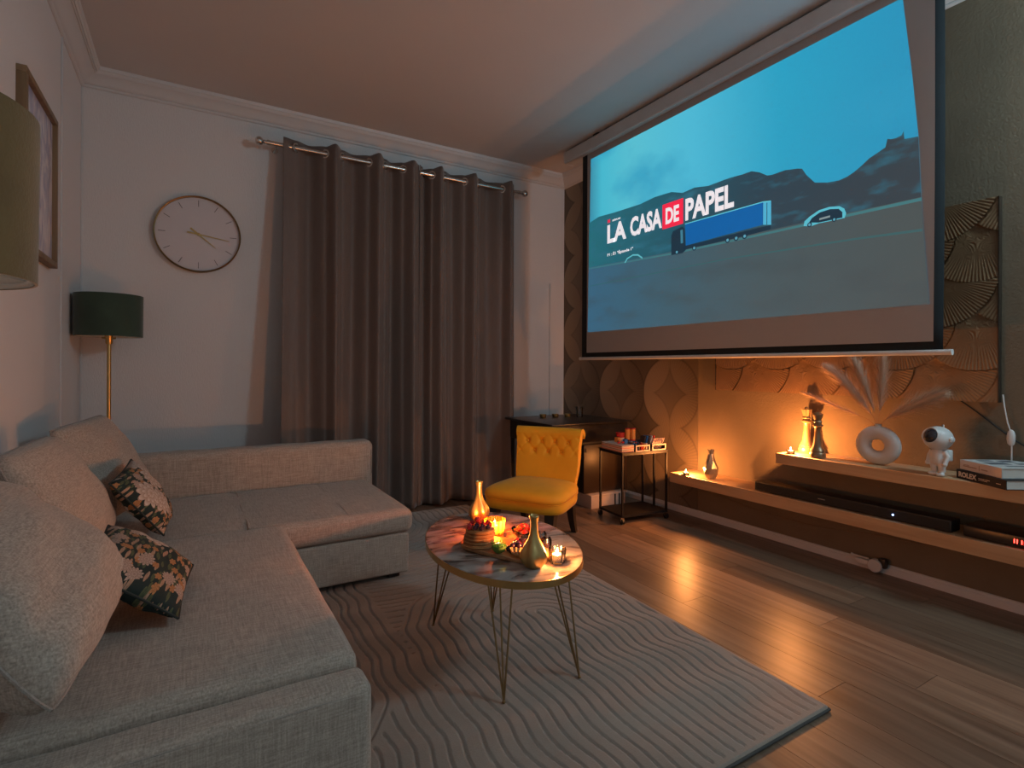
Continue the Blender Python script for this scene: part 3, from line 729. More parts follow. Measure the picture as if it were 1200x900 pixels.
# ============================================================ PICTURE
def build_picture():
    y0, y1, z0, z1 = 2.90, 3.50, 1.585, 2.325; x = XL
    root = thing('framed_picture', (x, (y0+y1)/2, z0), 'oak framed pale lilac abstract print hanging on the left wall', 'picture')
    t = .028; f = MB()
    for a, b_ in (((y0, z0), (y1, z0+t)), ((y0, z1-t), (y1, z1)), ((y0, z0+t), (y0+t, z1-t)), ((y1-t, z0+t), (y1, z1-t))):
        MB().box((x, a[0], a[1]), (x+.035, b_[0], b_[1]), .002).build('frame_side', M_frame, root)
    MB().box((x, y0+t, z0+t), (x+.016, y1-t, z1-t)).build('print', M_art, root)
build_picture()

# ============================================================ PROJECTION SCREEN
SX = 2.829
def build_screen():
    root = thing('projection_screen', (SX, 2.32, 2.88), 'large pull-down projection screen showing a title over a truck on a road', 'screen')
    HY0, HY1 = .80, 3.80
    MB().prism([(2.785, 2.885), (2.79, 2.878), (2.87, 2.878), (2.885, 2.89), (2.885, 2.975), (2.875, 2.985), (2.80, 2.985), (2.785, 2.972)], lambda u, v, d: (u, d, v), HY0, HY1).build('housing', pbr('white_housing', (.55, .55, .55), .4), root)
    for y in (HY0, HY1):
        MB().prism([(2.782, 2.882), (2.79, 2.875), (2.872, 2.875), (2.888, 2.888), (2.888, 2.978), (2.875, 2.988), (2.798, 2.988), (2.782, 2.975)], lambda u, v, d: (u, d, v), y-.006, y+.006).build('end_cap', M_plast, root)
    for y in (1.2, 3.4): MB().box((2.80, y-.03, 2.984), (2.87, y+.03, ZC)).build('ceiling_bracket', M_blkm, root)
    # cloth: black edged, with a gentle curl at the near side
    def xc(y, z): return SX+.012*max(0, (1.16-y)/.11)*sin(pi*(z-1.19)/1.7)
    ys = np.linspace(1.052, 3.600, 60); zs = np.linspace(1.19, 2.885, 24)
    def sheet(ya, yb, za, zb, dx):
        Y = np.linspace(ya, yb, 40); Z = np.linspace(za, zb, 16)
        P = np.zeros((40, 16, 3))
        for i, y in enumerate(Y):
            for j, z in enumerate(Z): P[i, j] = (xc(y, z)+dx, y, z)
        return P
    cl = gridobj('cloth', sheet(1.058, 3.600, 1.185, 2.885, .0012), M_blks, root); cl.modifiers.new('s', 'SOLIDIFY').thickness = .00048
    wh = gridobj('white_field', sheet(1.094, 3.536, 1.224, 2.884, 0), pbr('matt_white_screen', (.36, .34, .33), .95, var=.02), root)
    MB().tube([(SX+.002, 1.03, 1.175), (SX+.002, 3.622, 1.175)], .0125, 12).build('bottom_bar', M_plast, root)
    for y in (1.03, 3.622):
        MB().lathe([(0, -.006), (.0135, -.006), (.0135, .006), (0, .006)], T=Matrix.Translation((SX+.002, y, 1.175)) @ Matrix.Rotation(pi/2, 4, 'X'), seg=14).build('bar_cap', M_plast, root)
    # ---- the projected image (flat layers on the cloth)
    def flat(name, poly, mat, dx, parent, th=.0002):
        n = len(poly); x = SX-.0006-dx
        mb = MB().prism(poly, lambda u, v, d: (x-d, u, v), 0, th); return mb.build(name, mat, parent)
    sky = emit_grad('projected_sky', 'Y', [(0, (.006, .26, .46)), (.30, (.010, .33, .52)), (.55, (.06, .46, .64)), (.78, (.085, .50, .62)), (.93, (.05, .46, .60)), (1, (.03, .22, .33))], 1.0, (.08, .08, .08),
                    (1.3, (.012, .30, .50), (.2, 1, 1.6), .50, .72))
    pic = flat('picture', [(1.11, 1.392), (3.522, 1.395), (3.491, 2.825), (1.22, 2.825), (1.18, 2.45), (1.154, 2.157), (1.139, 1.804)], sky, .0003, root)
    hillm = emit_grad('projected_hills', 'Y', [(0, (.030, .050, .065)), (.35, (.015, .055, .085)), (.6, (.006, .10, .15)), (1, (.010, .17, .22))], .8, (.08, .08, .08),
                      (6, (.02, .17, .25), (.2, 1, 3), .52, .75))
    hills = [(3.51, 2.30), (3.385, 2.324), (3.2, 2.313), (2.921, 2.305), (2.77, 2.318), (2.617, 2.311), (2.52, 2.278), (2.42, 2.285), (2.311, 2.265), (2.15, 2.268), (2.063, 2.262), (2.0, 2.262), (1.95, 2.24), (1.90, 2.206), (1.87, 2.201), (1.793, 2.203), (1.72, 2.189), (1.695, 2.18), (1.672, 2.14), (1.626, 2.085), (1.559, 2.066), (1.50, 2.060), (1.462, 2.067), (1.43, 2.08), (1.394, 2.101), (1.36, 2.125), (1.318, 2.142), (1.289, 2.154), (1.281, 2.191), (1.265, 2.184), (1.245, 2.182), (1.222, 2.186), (1.213, 2.203), (1.210, 2.165), (1.1545, 2.157), (1.141, 1.85), (3.513, 1.85)]
    flat('hills', hills, hillm, .0006, pic)
    field = emit_grad('projected_field', 'Y', [(0, (.055, .085, .09)), (.35, (.045, .10, .12)), (.65, (.032, .12, .17)), (1, (.028, .14, .24))], .8, (.12, .11, .10), (3, (.035, .07, .085), (.2, 1, 3), .5, .95))
    flat('field', [(1.1095, 1.3915), (3.5225, 1.3945), (3.5125, 1.93), (2.63, 1.90), (1.869, 1.89), (1.1425, 1.878)], field, .0009, pic)
    road = emis('projected_road_edge', (.05, .17, .19), .9)
    flat('road_line', [(1.1405, 1.861), (1.869, 1.868), (2.63, 1.880), (3.511, 1.917), (3.511, 1.925), (2.63, 1.892), (1.869, 1.881), (1.1405, 1.876)], road, .0012, pic)
    flat('road_line', [(1.137, 1.722), (1.432, 1.741), (2.181, 1.770), (3.505, 1.772), (3.505, 1.778), (2.181, 1.778), (1.432, 1.751), (1.137, 1.734)], emis('projected_far_road', (.045, .12, .13), .8), .0012, pic)
    tb = flat('truck', [(2.497, 2.061), (1.925, 2.058), (1.925, 1.930), (2.489, 1.917)], emis('projected_blue_tarp', (.004, .10, .32), 1.0), .0015, pic)
    cy = emis('projected_cyan_light', (.10, .50, .62), .9); dk = emis('projected_dark', (.012, .035, .06), .8); wt = emis('projected_white_text', (.72, .70, .74), 1.0)
    def tiny(name, poly, mat, dx=.0018): return flat(name, poly, mat, dx, pic)
    tiny('truck_rear', [(1.924, 2.058), (1.875, 2.050), (1.874, 1.918), (1.924, 1.929)], emis('projected_cyan_door', (.07, .40, .60), .9))
    tiny('truck_door_gap', [(1.902, 2.05), (1.898, 2.05), (1.898, 1.925), (1.902, 1.925)], dk, .0021)
    tiny('truck_roof', [(2.497, 2.066), (1.925, 2.064), (1.875, 2.056), (1.875, 2.050), (1.925, 2.058), (2.497, 2.060)], cy, .0021)
    tiny('truck_cab', [(2.615, 1.876), (2.616, 2.011), (2.6, 2.038), (2.519, 2.052), (2.499, 2.032), (2.489, 1.888), (2.517, 1.872)], dk)
    tiny('truck_chassis', [(2.496, 1.917), (1.874, 1.917), (1.879, 1.893), (2.004, 1.889), (2.181, 1.889), (2.518, 1.892)], dk)
    tiny('cab_window', [(2.535, 2.03), (2.515, 2.03), (2.512, 1.94), (2.532, 1.94)], emis('projected_glass', (.05, .22, .32), .8), .0021)
    def wheel(y, z, r_):
        tiny('wheel', [(y+r_*cos(a), z+r_*sin(a)) for a in [2*pi*k/14 for k in range(14)]], dk, .0021)
        tiny('wheel_hub', [(y+r_*.55*cos(a), z+r_*.55*sin(a)) for a in [2*pi*k/12 for k in range(12)]], emis('projected_hub', (.10, .36, .48), .8), .0024)
    for y in (2.566, 2.418, 2.163, 2.102, 2.044): wheel(y, 1.888, .017)
    tiny('car', [(1.685, 1.868), (1.68, 1.892), (1.653, 1.911), (1.603, 1.933), (1.55, 1.937), (1.499, 1.928), (1.475, 1.910), (1.466, 1.884), (1.473, 1.862), (1.524, 1.862), (1.602, 1.864), (1.648, 1.858)], emis('projected_car_cyan', (.09, .45, .56), .9))
    tiny('car_side', [(1.655, 1.880), (1.64, 1.900), (1.598, 1.920), (1.546, 1.924), (1.503, 1.915), (1.484, 1.894), (1.484, 1.866), (1.603, 1.868)], dk, .0021)
    wheel(1.652, 1.868, .013); wheel(1.524, 1.866, .012)
    tiny('car_door_panel', [(1.600, 1.890), (1.545, 1.892), (1.545, 1.882), (1.600, 1.880)], emis('projected_pale', (.22, .30, .32), .8), .0024)
    tiny('small_car', [(3.082, 1.9), (3.054, 1.932), (2.99, 1.949), (2.936, 1.941), (2.892, 1.911), (2.89, 1.897), (2.94, 1.930), (2.99, 1.938), (3.048, 1.922), (3.07, 1.898)], emis('projected_car_edge', (.12, .48, .55), .8))
    red = emis('projected_red', (.75, .02, .06), 1.0)
    def tx(name, s, y, z, h, wid, mat, off=.0, dx=.0024, sl=0):
        """text starting at world y, baseline z, cap height h, fitted to width wid"""
        T = basis((SX-.0006-dx, y, z), (0, -1, 0), (0, sl, 1), (-1, 0, 0))
        o = text(name, s, h/.70, mat, Matrix.Identity(4), None, 1, off)
        cs = [v.co for v in o.data.vertices]; x0 = min(c.x for c in cs); x1 = max(c.x for c in cs); y0 = min(c.y for c in cs); y1 = max(c.y for c in cs)
        bottom = 0 if any(ch in s for ch in 'p,g') else y0
        sx = wid/(x1-x0); sy = h/(y1-bottom)
        o.data.transform(T @ Matrix.Diagonal((sx, sy, .1, 1)) @ Matrix.Translation((-x0, -bottom, 0)))
        o.parent = pic; pw = LOC[pic.name]; o.data.transform(Matrix.Translation(-pw)); LOC[o.name] = pw
        return o
    tx('title_word', 'LA', 3.279, 2.083, .146, .218, wt, .008)
    tx('title_word', 'CASA', 3.020, 2.083, .146, .318, wt, .008)
    flat('title_box', [(2.697, 2.070), (2.512, 2.070), (2.512, 2.242), (2.697, 2.242)], red, .0021, pic)
    tx('title_word', 'DE', 2.668, 2.098, .112, .120, wt, .006, .0027)
    tx('title_word', 'PAPEL', 2.494, 2.083, .146, .375, wt, .008)
    tx('logo_letter', 'N', 3.276, 2.244, .030, .030, red, .004)
    tx('small_caption', 'SÉRIE', 3.222, 2.247, .016, .095, wt, .0008)
    tx('episode_caption', 'P1 : É1 "Épisode 1"', 3.278, 1.983, .026, .29, wt, .0012)
build_screen()

# ============================================================ WALL PANEL (carved fans)
def build_panel():
    x0 = XR-.002; ya, yb, za, zb = .980, 2.527, .948, 1.898
    root = thing('carved_wall_panel', (x0, (ya+yb)/2, za), 'carved wooden relief panel of radiating fans mounted behind the screen', 'wall panel')
    MB().box((x0-.020, ya, za), (x0, yb, zb)).build('backing_board', M_frame, root)
    res = .0038; R_ = .255; py, pz = .335, .21
    ny, nz = int((yb-ya)/res), int((zb-za)/res)
    Y, Z = np.meshgrid(np.linspace(ya, yb, ny), np.linspace(za, zb, nz), indexing='ij')
    best = np.full(Y.shape, -1); H = np.zeros(Y.shape)
    cs = []
    for r_ in range(-1, 7):
        for c_ in range(-1, 7):
            cs.append((ya+.08+c_*py+(r_ % 2)*py/2, za-.02+r_*pz))
    for i, (cy, cz) in enumerate(cs):
        d = np.hypot(Y-cy, Z-cz); ins = d < R_
        ang = np.arctan2(Z-cz, Y-cy)
        nr = 104; f = np.abs(((ang*nr/(2*pi)) % 1)-.5)*2
        h = .004+.007*(d/R_)+.0035*np.clip(f*1.6, 0, 1)*np.clip(d/.05, 0, 1)+.0015*np.sin(i*2.1)
        H = np.where(ins, h, H); best = np.where(ins, i, best)
    for i in np.unique(best):
        m = best == i
        q = m[:-1, :-1]
        ii, jj = np.nonzero(q)
        if len(ii) < 30: continue
        idx = -np.ones(Y.shape, int); V = []; Fc = []
        need = np.zeros(Y.shape, bool)
        for di, dj in ((0, 0), (1, 0), (1, 1), (0, 1)): need[ii+di, jj+dj] = True
        vi, vj = np.nonzero(need); idx[vi, vj] = np.arange(len(vi))
        hh = H[vi, vj].copy()
        foreign = best[vi, vj] != i; own = H[m].mean(); hh[foreign] = np.minimum(hh[foreign], own*.6)
        Vt = np.stack([x0-.020-hh, Y[vi, vj], Z[vi, vj]], -1)
        Fc = np.stack([idx[ii, jj], idx[ii, jj+1], idx[ii+1, jj+1], idx[ii+1, jj]], -1)
        me = bpy.data.meshes.new('fan_tile'); me.vertices.add(len(Vt)); me.vertices.foreach_set('co', Vt.ravel().astype(np.float32))
        me.loops.add(Fc.size); me.loops.foreach_set('vertex_index', Fc.ravel().astype(np.int32)); me.polygons.add(len(Fc))
        me.polygons.foreach_set('loop_start', np.arange(0, Fc.size, 4, dtype=np.int32)); me.polygons.foreach_set('loop_total', np.full(len(Fc), 4, np.int32))
        me.polygons.foreach_set('use_smooth', np.ones(len(Fc), bool)); me.update(calc_edges=True); me.materials.append(M_panel)
        link(bpy.data.objects.new('fan_tile', me), root)
    for a, b_ in (((ya-.004, za), (ya, zb)), ((yb, za), (yb+.004, zb))):
        MB().box((x0-.034, a[0], a[1]), (x0, b_[0], b_[1])).build('side_edge', M_dkleg, root)
build_panel()

# ============================================================ SHELVES
def shelf(name, y1, z, t, label):
    o = MB().box((2.965, -.6, z-t), (XR, y1, z), .002, 1).build(name, M_shelf, at=(3.09, (y1-.6)/2, z-t)); return tag(o, label, 'shelf', 'floating oak shelves')
shelf('floating_shelf', 2.747, .347, .068, 'lower and longer floating oak shelf, carrying the soundbar')
shelf('floating_shelf', 1.930, .601, .060, 'upper floating oak shelf, carrying vase, astronaut figure and books')
S1, S2 = .347, .601

# ============================================================ CANDLES
def tealight(x, y, z, label, r=.028, h=.04, power=2.0, glass=M_glass, ribs=0, ribmat=None, group='lit candles in glass cups', lift=0, flame_h=.018, col=(1, .34, .085)):
    root = thing('candle', (x, y, z), label, 'candle', group)
    n = 48; prof_o = [(r*.82, .0), (r*.86, .001), (r, h)]
    V = []; Fc = []; fm = []
    prof_ = [(r*.80, .0005), (r*.84, .001), (r*.93, h*.5), (r, h), (r-.002, h), (r*.93-.002, h*.5), (r*.84-.002, .006), (0.0005, .006)]
    for (rr, zz) in prof_:
        for k in range(n):
            a = 2*pi*k/n; rb = rr*(1+(.03*(1 if (k//2) % 2 else -1) if ribs else 0)); V.append((x+rb*cos(a), y+rb*sin(a), z+zz))
    for i in range(len(prof_)-1):
        for k in range(n):
            Fc.append((i*n+k, i*n+(k+1) % n, (i+1)*n+(k+1) % n, (i+1)*n+k)); fm.append(1 if (ribs and (k//2) % 2) else 0)
    Fc.append(tuple(reversed(range(n)))); fm.append(0)
    meshobj('glass_cup', V, Fc, glass, root, True, mats=[glass, ribmat or glass], fm=fm, autos=40)
    wr = min(.0185, r*.75); wz = z+.0065
    MB().lathe([(0, 0), (wr, 0), (wr+.0005, .012+lift), (wr-.001, .012+lift), (wr-.001, .002)], (x, y, wz), 24).build('metal_cup', M_nickel, root)
    MB().lathe([(0, .003), (wr-.0015, .003), (wr-.0015, .010+lift), (wr*.6, .0095+lift), (0, .009+lift)], (x, y, wz), 24).build('wax', M_wax, root)
    MB().tube([(x, y, wz+.009+lift), (x+.0005, y, wz+.015+lift)], .0006, 6).build('wick', M_blk, root)
    fz = wz+.013+lift
    MB().lathe([(0, 0), (.0022, .002), (.0036, .006), (.0034, .010), (.0018, .016), (0, flame_h+.002)], (x, y, fz), 12).build('flame', M_flame, root)
    o = candlelight('candle_light', (0, 0, fz+.012-z+flame_h), power, col); o.parent = root
    return root
TZ = .43
tealight(1.045, 1.885, TZ, 'amber fluted glass candle behind the pancake stack, beside the farther bud vase', .042, .062, 6.0, M_amber, 1, M_amberD, lift=.018)
tealight(1.082, 1.508, TZ, 'clear glass candle on the marble table, right of the nearer bud vase', .031, .048, 3.4, M_glass, 1, M_glass, lift=.010)
tealight(2.990, 2.622, S1, 'small lit tealight at the left end of the lower shelf', .023, .019, 6.6, M_glass, lift=.002)
tealight(3.006, 1.863, S2, 'small lit tealight at the left end of the upper shelf', .023, .019, 8.4, M_glass, lift=.002)

# ============================================================ COFFEE TABLE
def build_table():
    cx, cy, a, b_, ang = 1.027, 1.808, .279, .422, -.161
    root = thing('coffee_table', (cx, cy, .015), 'oval marble-top coffee table with thin brass hairpin legs on the rug', 'table')
    def ell(k, sc=1.0, n=96):
        t = 2*pi*k/n; u, v = a*sc*cos(t), b_*sc*sin(t); return (cx+u*cos(ang)-v*sin(ang), cy+u*sin(ang)+v*cos(ang))
    P = [ell(k) for k in range(96)]; Pi = [ell(k, .992) for k in range(96)]
    MB().prism(Pi, lambda u, v, d: (u, v, d), TZ-.022, TZ-.0002).build('tabletop', M_marble, root)
    n = 96; V = []; Fc = []
    for (sc, z) in ((.9925, TZ-.023), (1.0, TZ-.023), (1.0, TZ), (.9925, TZ)):
        for k in range(n): V.append((*ell(k, sc), z))
    for i in range(4):
        for k in range(n): Fc.append((i*n+k, i*n+(k+1) % n, ((i+1) % 4)*n+(k+1) % n, ((i+1) % 4)*n+k))
    MB().add(V, Fc).build('edge_band', M_brass, root)
    for (fx, fy) in ((.868, 1.500), (1.165, 1.488), (.868, 2.092), (1.150, 2.090)):
        tx_, ty_ = cx+(fx-cx)*.82, cy+(fy-cy)*.74; zt = TZ-.024
        L_ = MB(); d = Vector((fx-cx, fy-cy, 0)).normalized(); n_ = Vector((-d.y, d.x, 0))
        f = Vector((fx, fy, .016+.004)); 
        tops = [Vector((tx_, ty_, zt))+n_*.045-d*.0, Vector((tx_, ty_, zt))-n_*.045, Vector((tx_, ty_, zt))-d*.055]
        for tt in tops: L_.tube([tt, f+(tt-f).normalized()*.004], .0032, 8)
        L_.ball(f, .006, 10)
        lg = L_.build('leg', M_dbrass, root)
        MB().box((-.055, -.03, -.003), (.055, .03, 0), T=Matrix.Translation((tx_-d.x*.02, ty_-d.y*.02, zt+.001)) @ Matrix.Rotation(atan2(n_.y, n_.x), 4, 'Z')).build('mounting_plate', M_brass, lg)
build_table()

def bud_vase(x, y, z, label, rot=0):
    pr = [(0, 0), (.022, 0), (.030, .006), (.040, .022), (.0435, .038), (.040, .055), (.030, .074), (.020, .092), (.0145, .110), (.0125, .132), (.0125, .150), (.0150, .165), (.0175, .172), (.0160, .174), (.0125, .168), (.010, .150), (.010, .12), (0, .118)]
    def mod(t, zz):
        k = min(1, max(0, (zz-.002)/.02))*max(0, 1-max(0, zz-.07)/.07)
        return 1+k*.12*math.cos(5*(t+rot)+zz*26)
    o = MB().lathe(pr, (x, y, z), 60, mod=mod).build('bud_vase', M_gold, at=(x, y, z), autos=80)
    return tag(o, label, 'vase', 'gold bud vases')
bud_vase(1.076, 2.084, TZ, 'slim gold bud vase glowing behind the amber candle, farther end of table', 0)
bud_vase(.988, 1.510, TZ, 'slim gold bud vase on the near side of the table, beside the clear candle', .8)

# ---- food on the table
def build_food():
    # cutting board
    bc = Vector((.985, 1.700, 0)); d = Vector((.446, -.895, 0)); e = Vector((.895, .446, 0)); pts = []
    for k in range(48):
        t = 2*pi*k/48; u = .185*abs(cos(t))**.6*(1 if cos(t) > 0 else -1)*(1+.04*sin(3*t)); v = .090*abs(sin(t))**.7*(1 if sin(t) > 0 else -1)*(1+.06*cos(2*t+.6))
        p = bc+d*u+e*v; pts.append((p.x, p.y))
    o = MB().prism(pts, lambda u, v, q: (u, v, q), TZ, TZ+.014).build('cutting_board', M_board, at=(bc.x, bc.y, TZ), bevel=.003)
    tag(o, 'wavy edged wooden serving board under the pancakes and fruit', 'board')
    zb = TZ+.0142
    # pancakes
    mp_ = pbr('browned_pancake', (.36, .14, .04), .7, var=.5, scale=30, bump=.4, bscale=60); px, py = .915, 1.765
    rim = pbr('pale_pancake_side', (.42, .20, .07), .8, var=.2, scale=40)
    z = zb
    for i in range(5):
        R_ = .060-.0015*i; ox, oy = random.uniform(-.004, .004), random.uniform(-.004, .004); h = .0125
        root = thing('pancake', (px+ox, py+oy, z), 'round golden pancake in the stack on the board, '+['lowest of the five', 'second from the bottom', 'third, in the middle', 'fourth, just under the top one', 'topmost, carrying the berries'][i], 'pancake', 'stacked pancakes')
        MB().lathe([(0, 0), (R_-.006, 0), (R_-.002, .002), (R_-.003, .004)], (px+ox, py+oy, z), 32, mod=lambda t, q: 1+.02*sin(3*t+i)+.01*sin(7*t)).lathe([(R_-.003, .0085), (R_-.002, .0105), (R_-.006, h), (0, h+.0005)], (px+ox, py+oy, z), 32, mod=lambda t, q: 1+.02*sin(3*t+i)+.01*sin(7*t)).build('crust', mp_, root)
        MB().lathe([(R_-.003, .004), (R_, .0062), (R_-.003, .0085)], (px+ox, py+oy, z), 32, mod=lambda t, q: 1+.02*sin(3*t+i)+.01*sin(7*t)).build('crumb_side', rim, root)
        z += h+.0002
    red = pbr('raspberry_red', (.42, .015, .02), .35, var=.4, scale=90, coat=.3); dkb = pbr('blackberry', (.03, .01, .03), .3, var=.4, scale=90, coat=.3)
    straw = pbr('strawberry_red', (.55, .03, .02), .3, var=.3, scale=60, coat=.4); grn = pbr('leaf_green', (.06, .16, .03), .5, var=.3)
    def berry(c, r, m, name, label, group, drupe=True):
        mb = MB()
        if drupe:
            for k in range(26):
                zz = 1-2*(k+.5)/26; rr = sqrt(1-zz*zz); a = k*2.39996
                mb.ball(Vector(c)+Vector((rr*cos(a), rr*sin(a), zz))*r*.74, r*.33, 6)
            mb.ball(c, r*.8, 10)
        else: mb.ball(c, (r, r, r*1.15), 14)
        o = mb.build(name, m, at=c); tag(o, label, name.replace('_', ' '), group); return o
    spots = [(-.036, .012, red), (-.030, -.022, dkb), (-.012, -.036, dkb), (.016, -.034, dkb), (.034, -.014, red), (.040, .012, red), (.016, .034, red), (-.014, .036, red), (-.010, .004, dkb), (.014, .000, red), (-.044, -.006, red), (.002, -.018, dkb)]
    for i, (dx, dy, m) in enumerate(spots):
        r_ = .0098 if m is red else .0088
        nm = 'raspberry' if m is red else 'blackberry'
        berry((px+dx, py+dy, z+r_*.93), r_, m, nm, 'red raspberry on top of the pancake stack' if m is red else 'black berry on top of the pancake stack', 'raspberries on the pancakes' if m is red else 'blackberries on the pancakes')
    berry((px+.0, py+.018, z+.024), .011, red, 'raspberry', 'red raspberry on top of the pancake stack', 'raspberries on the pancakes')
    # kiwi half in green paper
    kx, ky = .935, 1.655
    root = thing('kiwi_half', (kx, ky, zb), 'green kiwi half with fringed cut edge, right of the pancake stack', 'kiwi')
    kg = pbr('kiwi_flesh', (.22, .44, .06), .4, var=.3, scale=40)
    MB().lathe([(0, 0), (.012, .001), (.021, .008), (.0255, .018), (.026, .026)], (kx, ky, zb), 28, mod=lambda t, q: 1+.03*sin(14*t)).build('skin', pbr('kiwi_skin', (.10, .20, .03), .7, var=.4, scale=60), root)
    mb = MB().lathe([(.025, .024), (.018, .030), (.008, .033), (0, .033)], (kx, ky, zb), 28, mod=lambda t, q: 1+.08*sin(14*t))
    mb.build('flesh', kg, root)
    mb = MB()
    for k in range(14):
        a = 2*pi*k/14; dd = Vector((cos(a), sin(a), 0)); q = Vector((kx, ky, zb+.025))
        nn = Vector((-sin(a), cos(a), 0))*.0045; mb.add([q+dd*.0235+nn, q+dd*.0235-nn, q+dd*.026+Vector((0, 0, .013))], [(0, 1, 2), (2, 1, 0)])
    mb.build('crown_points', kg, root)
    # grapes cluster
    gm = pbr('dark_grape', (.045, .012, .035), .25, var=.3, coat=.3)
    for k in range(14):
        a = k*2.4; rr = .007*sqrt(k)*1.25
        c = (1.000+rr*cos(a)*1.2, 1.640+rr*sin(a), zb+.0100+(.012 if k < 5 else 0))
        o = MB().ball(c, (.0095, .0095, .0105), 12).build('grape', gm, at=c); tag(o, 'dark purple grape in the pile beside the green kiwi half', 'grape', 'dark grapes on the board')
    # biscuits / toast slices
    bs = pbr('toasted_bread', (.48, .27, .11), .8, var=.35, scale=40, bump=.3)
    for k, (x, y, rz, tl) in enumerate(((.968, 1.602, .5, .5), (.978, 1.592, .4, .5), (.988, 1.582, .3, .5), (.962, 1.700, 1.2, .3))):
        T = Matrix.Translation((x, y, zb+.013)) @ Matrix.Rotation(rz+.6, 4, 'Z') @ Matrix.Rotation(tl, 4, 'X')
        o = MB().box((-.028, -.015, -.004), (.028, .015, .004), .0035, T=T).build('toast_slice', bs, at=(x, y, zb+.013))
        tag(o, 'small toasted bread slice leaning by the grapes on the board' if k < 3 else 'small toasted bread slice lying against the pancake stack', 'bread', 'toast slices' if k < 3 else None)
    # bowl of strawberries further back
    bx, by = 1.130, 1.800
    root = thing('glass_bowl', (bx, by, TZ), 'small clear glass bowl of strawberries behind the board', 'bowl')
    bw = MB().lathe([(.026, 0), (.034, .004), (.046, .020), (.050, .034), (.048, .034), (.044, .021), (.032, .007), (0, .006)], (bx, by, TZ), 36); bw.build('bowl', M_glass, root)
    for k in range(11):
        a = k*2.4; rr = .0105*sqrt(k); c = (bx+rr*cos(a), by+rr*sin(a), TZ+.022+(.014 if k < 5 else 0)+.004*(k % 3))
        r_ = .0115
        rt = thing('strawberry', c, 'red strawberry with green leaves in the small glass bowl', 'strawberry', 'strawberries in the bowl')
        T = Matrix.Translation(c) @ Matrix.Rotation(k*1.3, 4, 'Z') @ Matrix.Rotation(.9+.3*(k % 3), 4, 'X')
        MB().lathe([(0, -.016), (.005, -.013), (.0095, -.004), (.0108, .003), (.009, .009), (.004, .0115), (0, .012)], T=T, seg=14).build('flesh', straw, rt)
        mb = MB()
        for j in range(5):
            aa = 2*pi*j/5; mb.add([(0, 0, .0125), (.009*cos(aa-.3), .009*sin(aa-.3), .0125), (.012*cos(aa), .012*sin(aa), .0145), (.009*cos(aa+.3), .009*sin(aa+.3), .0125)], [(0, 1, 2, 3)], T)
        mb.build('leaves', grn, rt)
    # small jars
    for k, (x, y) in enumerate(((1.150, 1.705), (1.128, 1.640))):
        root = thing('glass_jar', (x, y, TZ), ['small clear glass jar with dark jam, right of the strawberry bowl', 'small clear glass jar with dark jam, beside the bread slices'][k], 'jar', 'jam jars')
        MB().lathe([(.017, 0), (.019, .002), (.019, .034), (.016, .038), (.016, .042), (.0145, .042), (.0145, .038), (.0175, .033), (.0175, .004), (0, .003)], (x, y, TZ), 24).build('jar', M_glass, root)
        MB().lathe([(0, .004), (.0168, .004), (.0168, .024), (0, .024)], (x, y, TZ), 20).build('jam', dkb, root)
    bz = MB()
    for k in range(9):
        a = k*2.4; rr = .008*sqrt(k); c = (1.045+rr*cos(a)*1.5, 1.690+rr*sin(a), zb+.0082+(.009 if k < 3 else 0))
        berry(c, .0085, red if k % 2 else dkb, 'raspberry' if k % 2 else 'blackberry', 'red raspberry in the loose pile between bowl and grapes' if k % 2 else 'black berry in the loose pile between bowl and grapes', 'loose raspberries on the board' if k % 2 else 'loose blackberries on the board')
build_food()

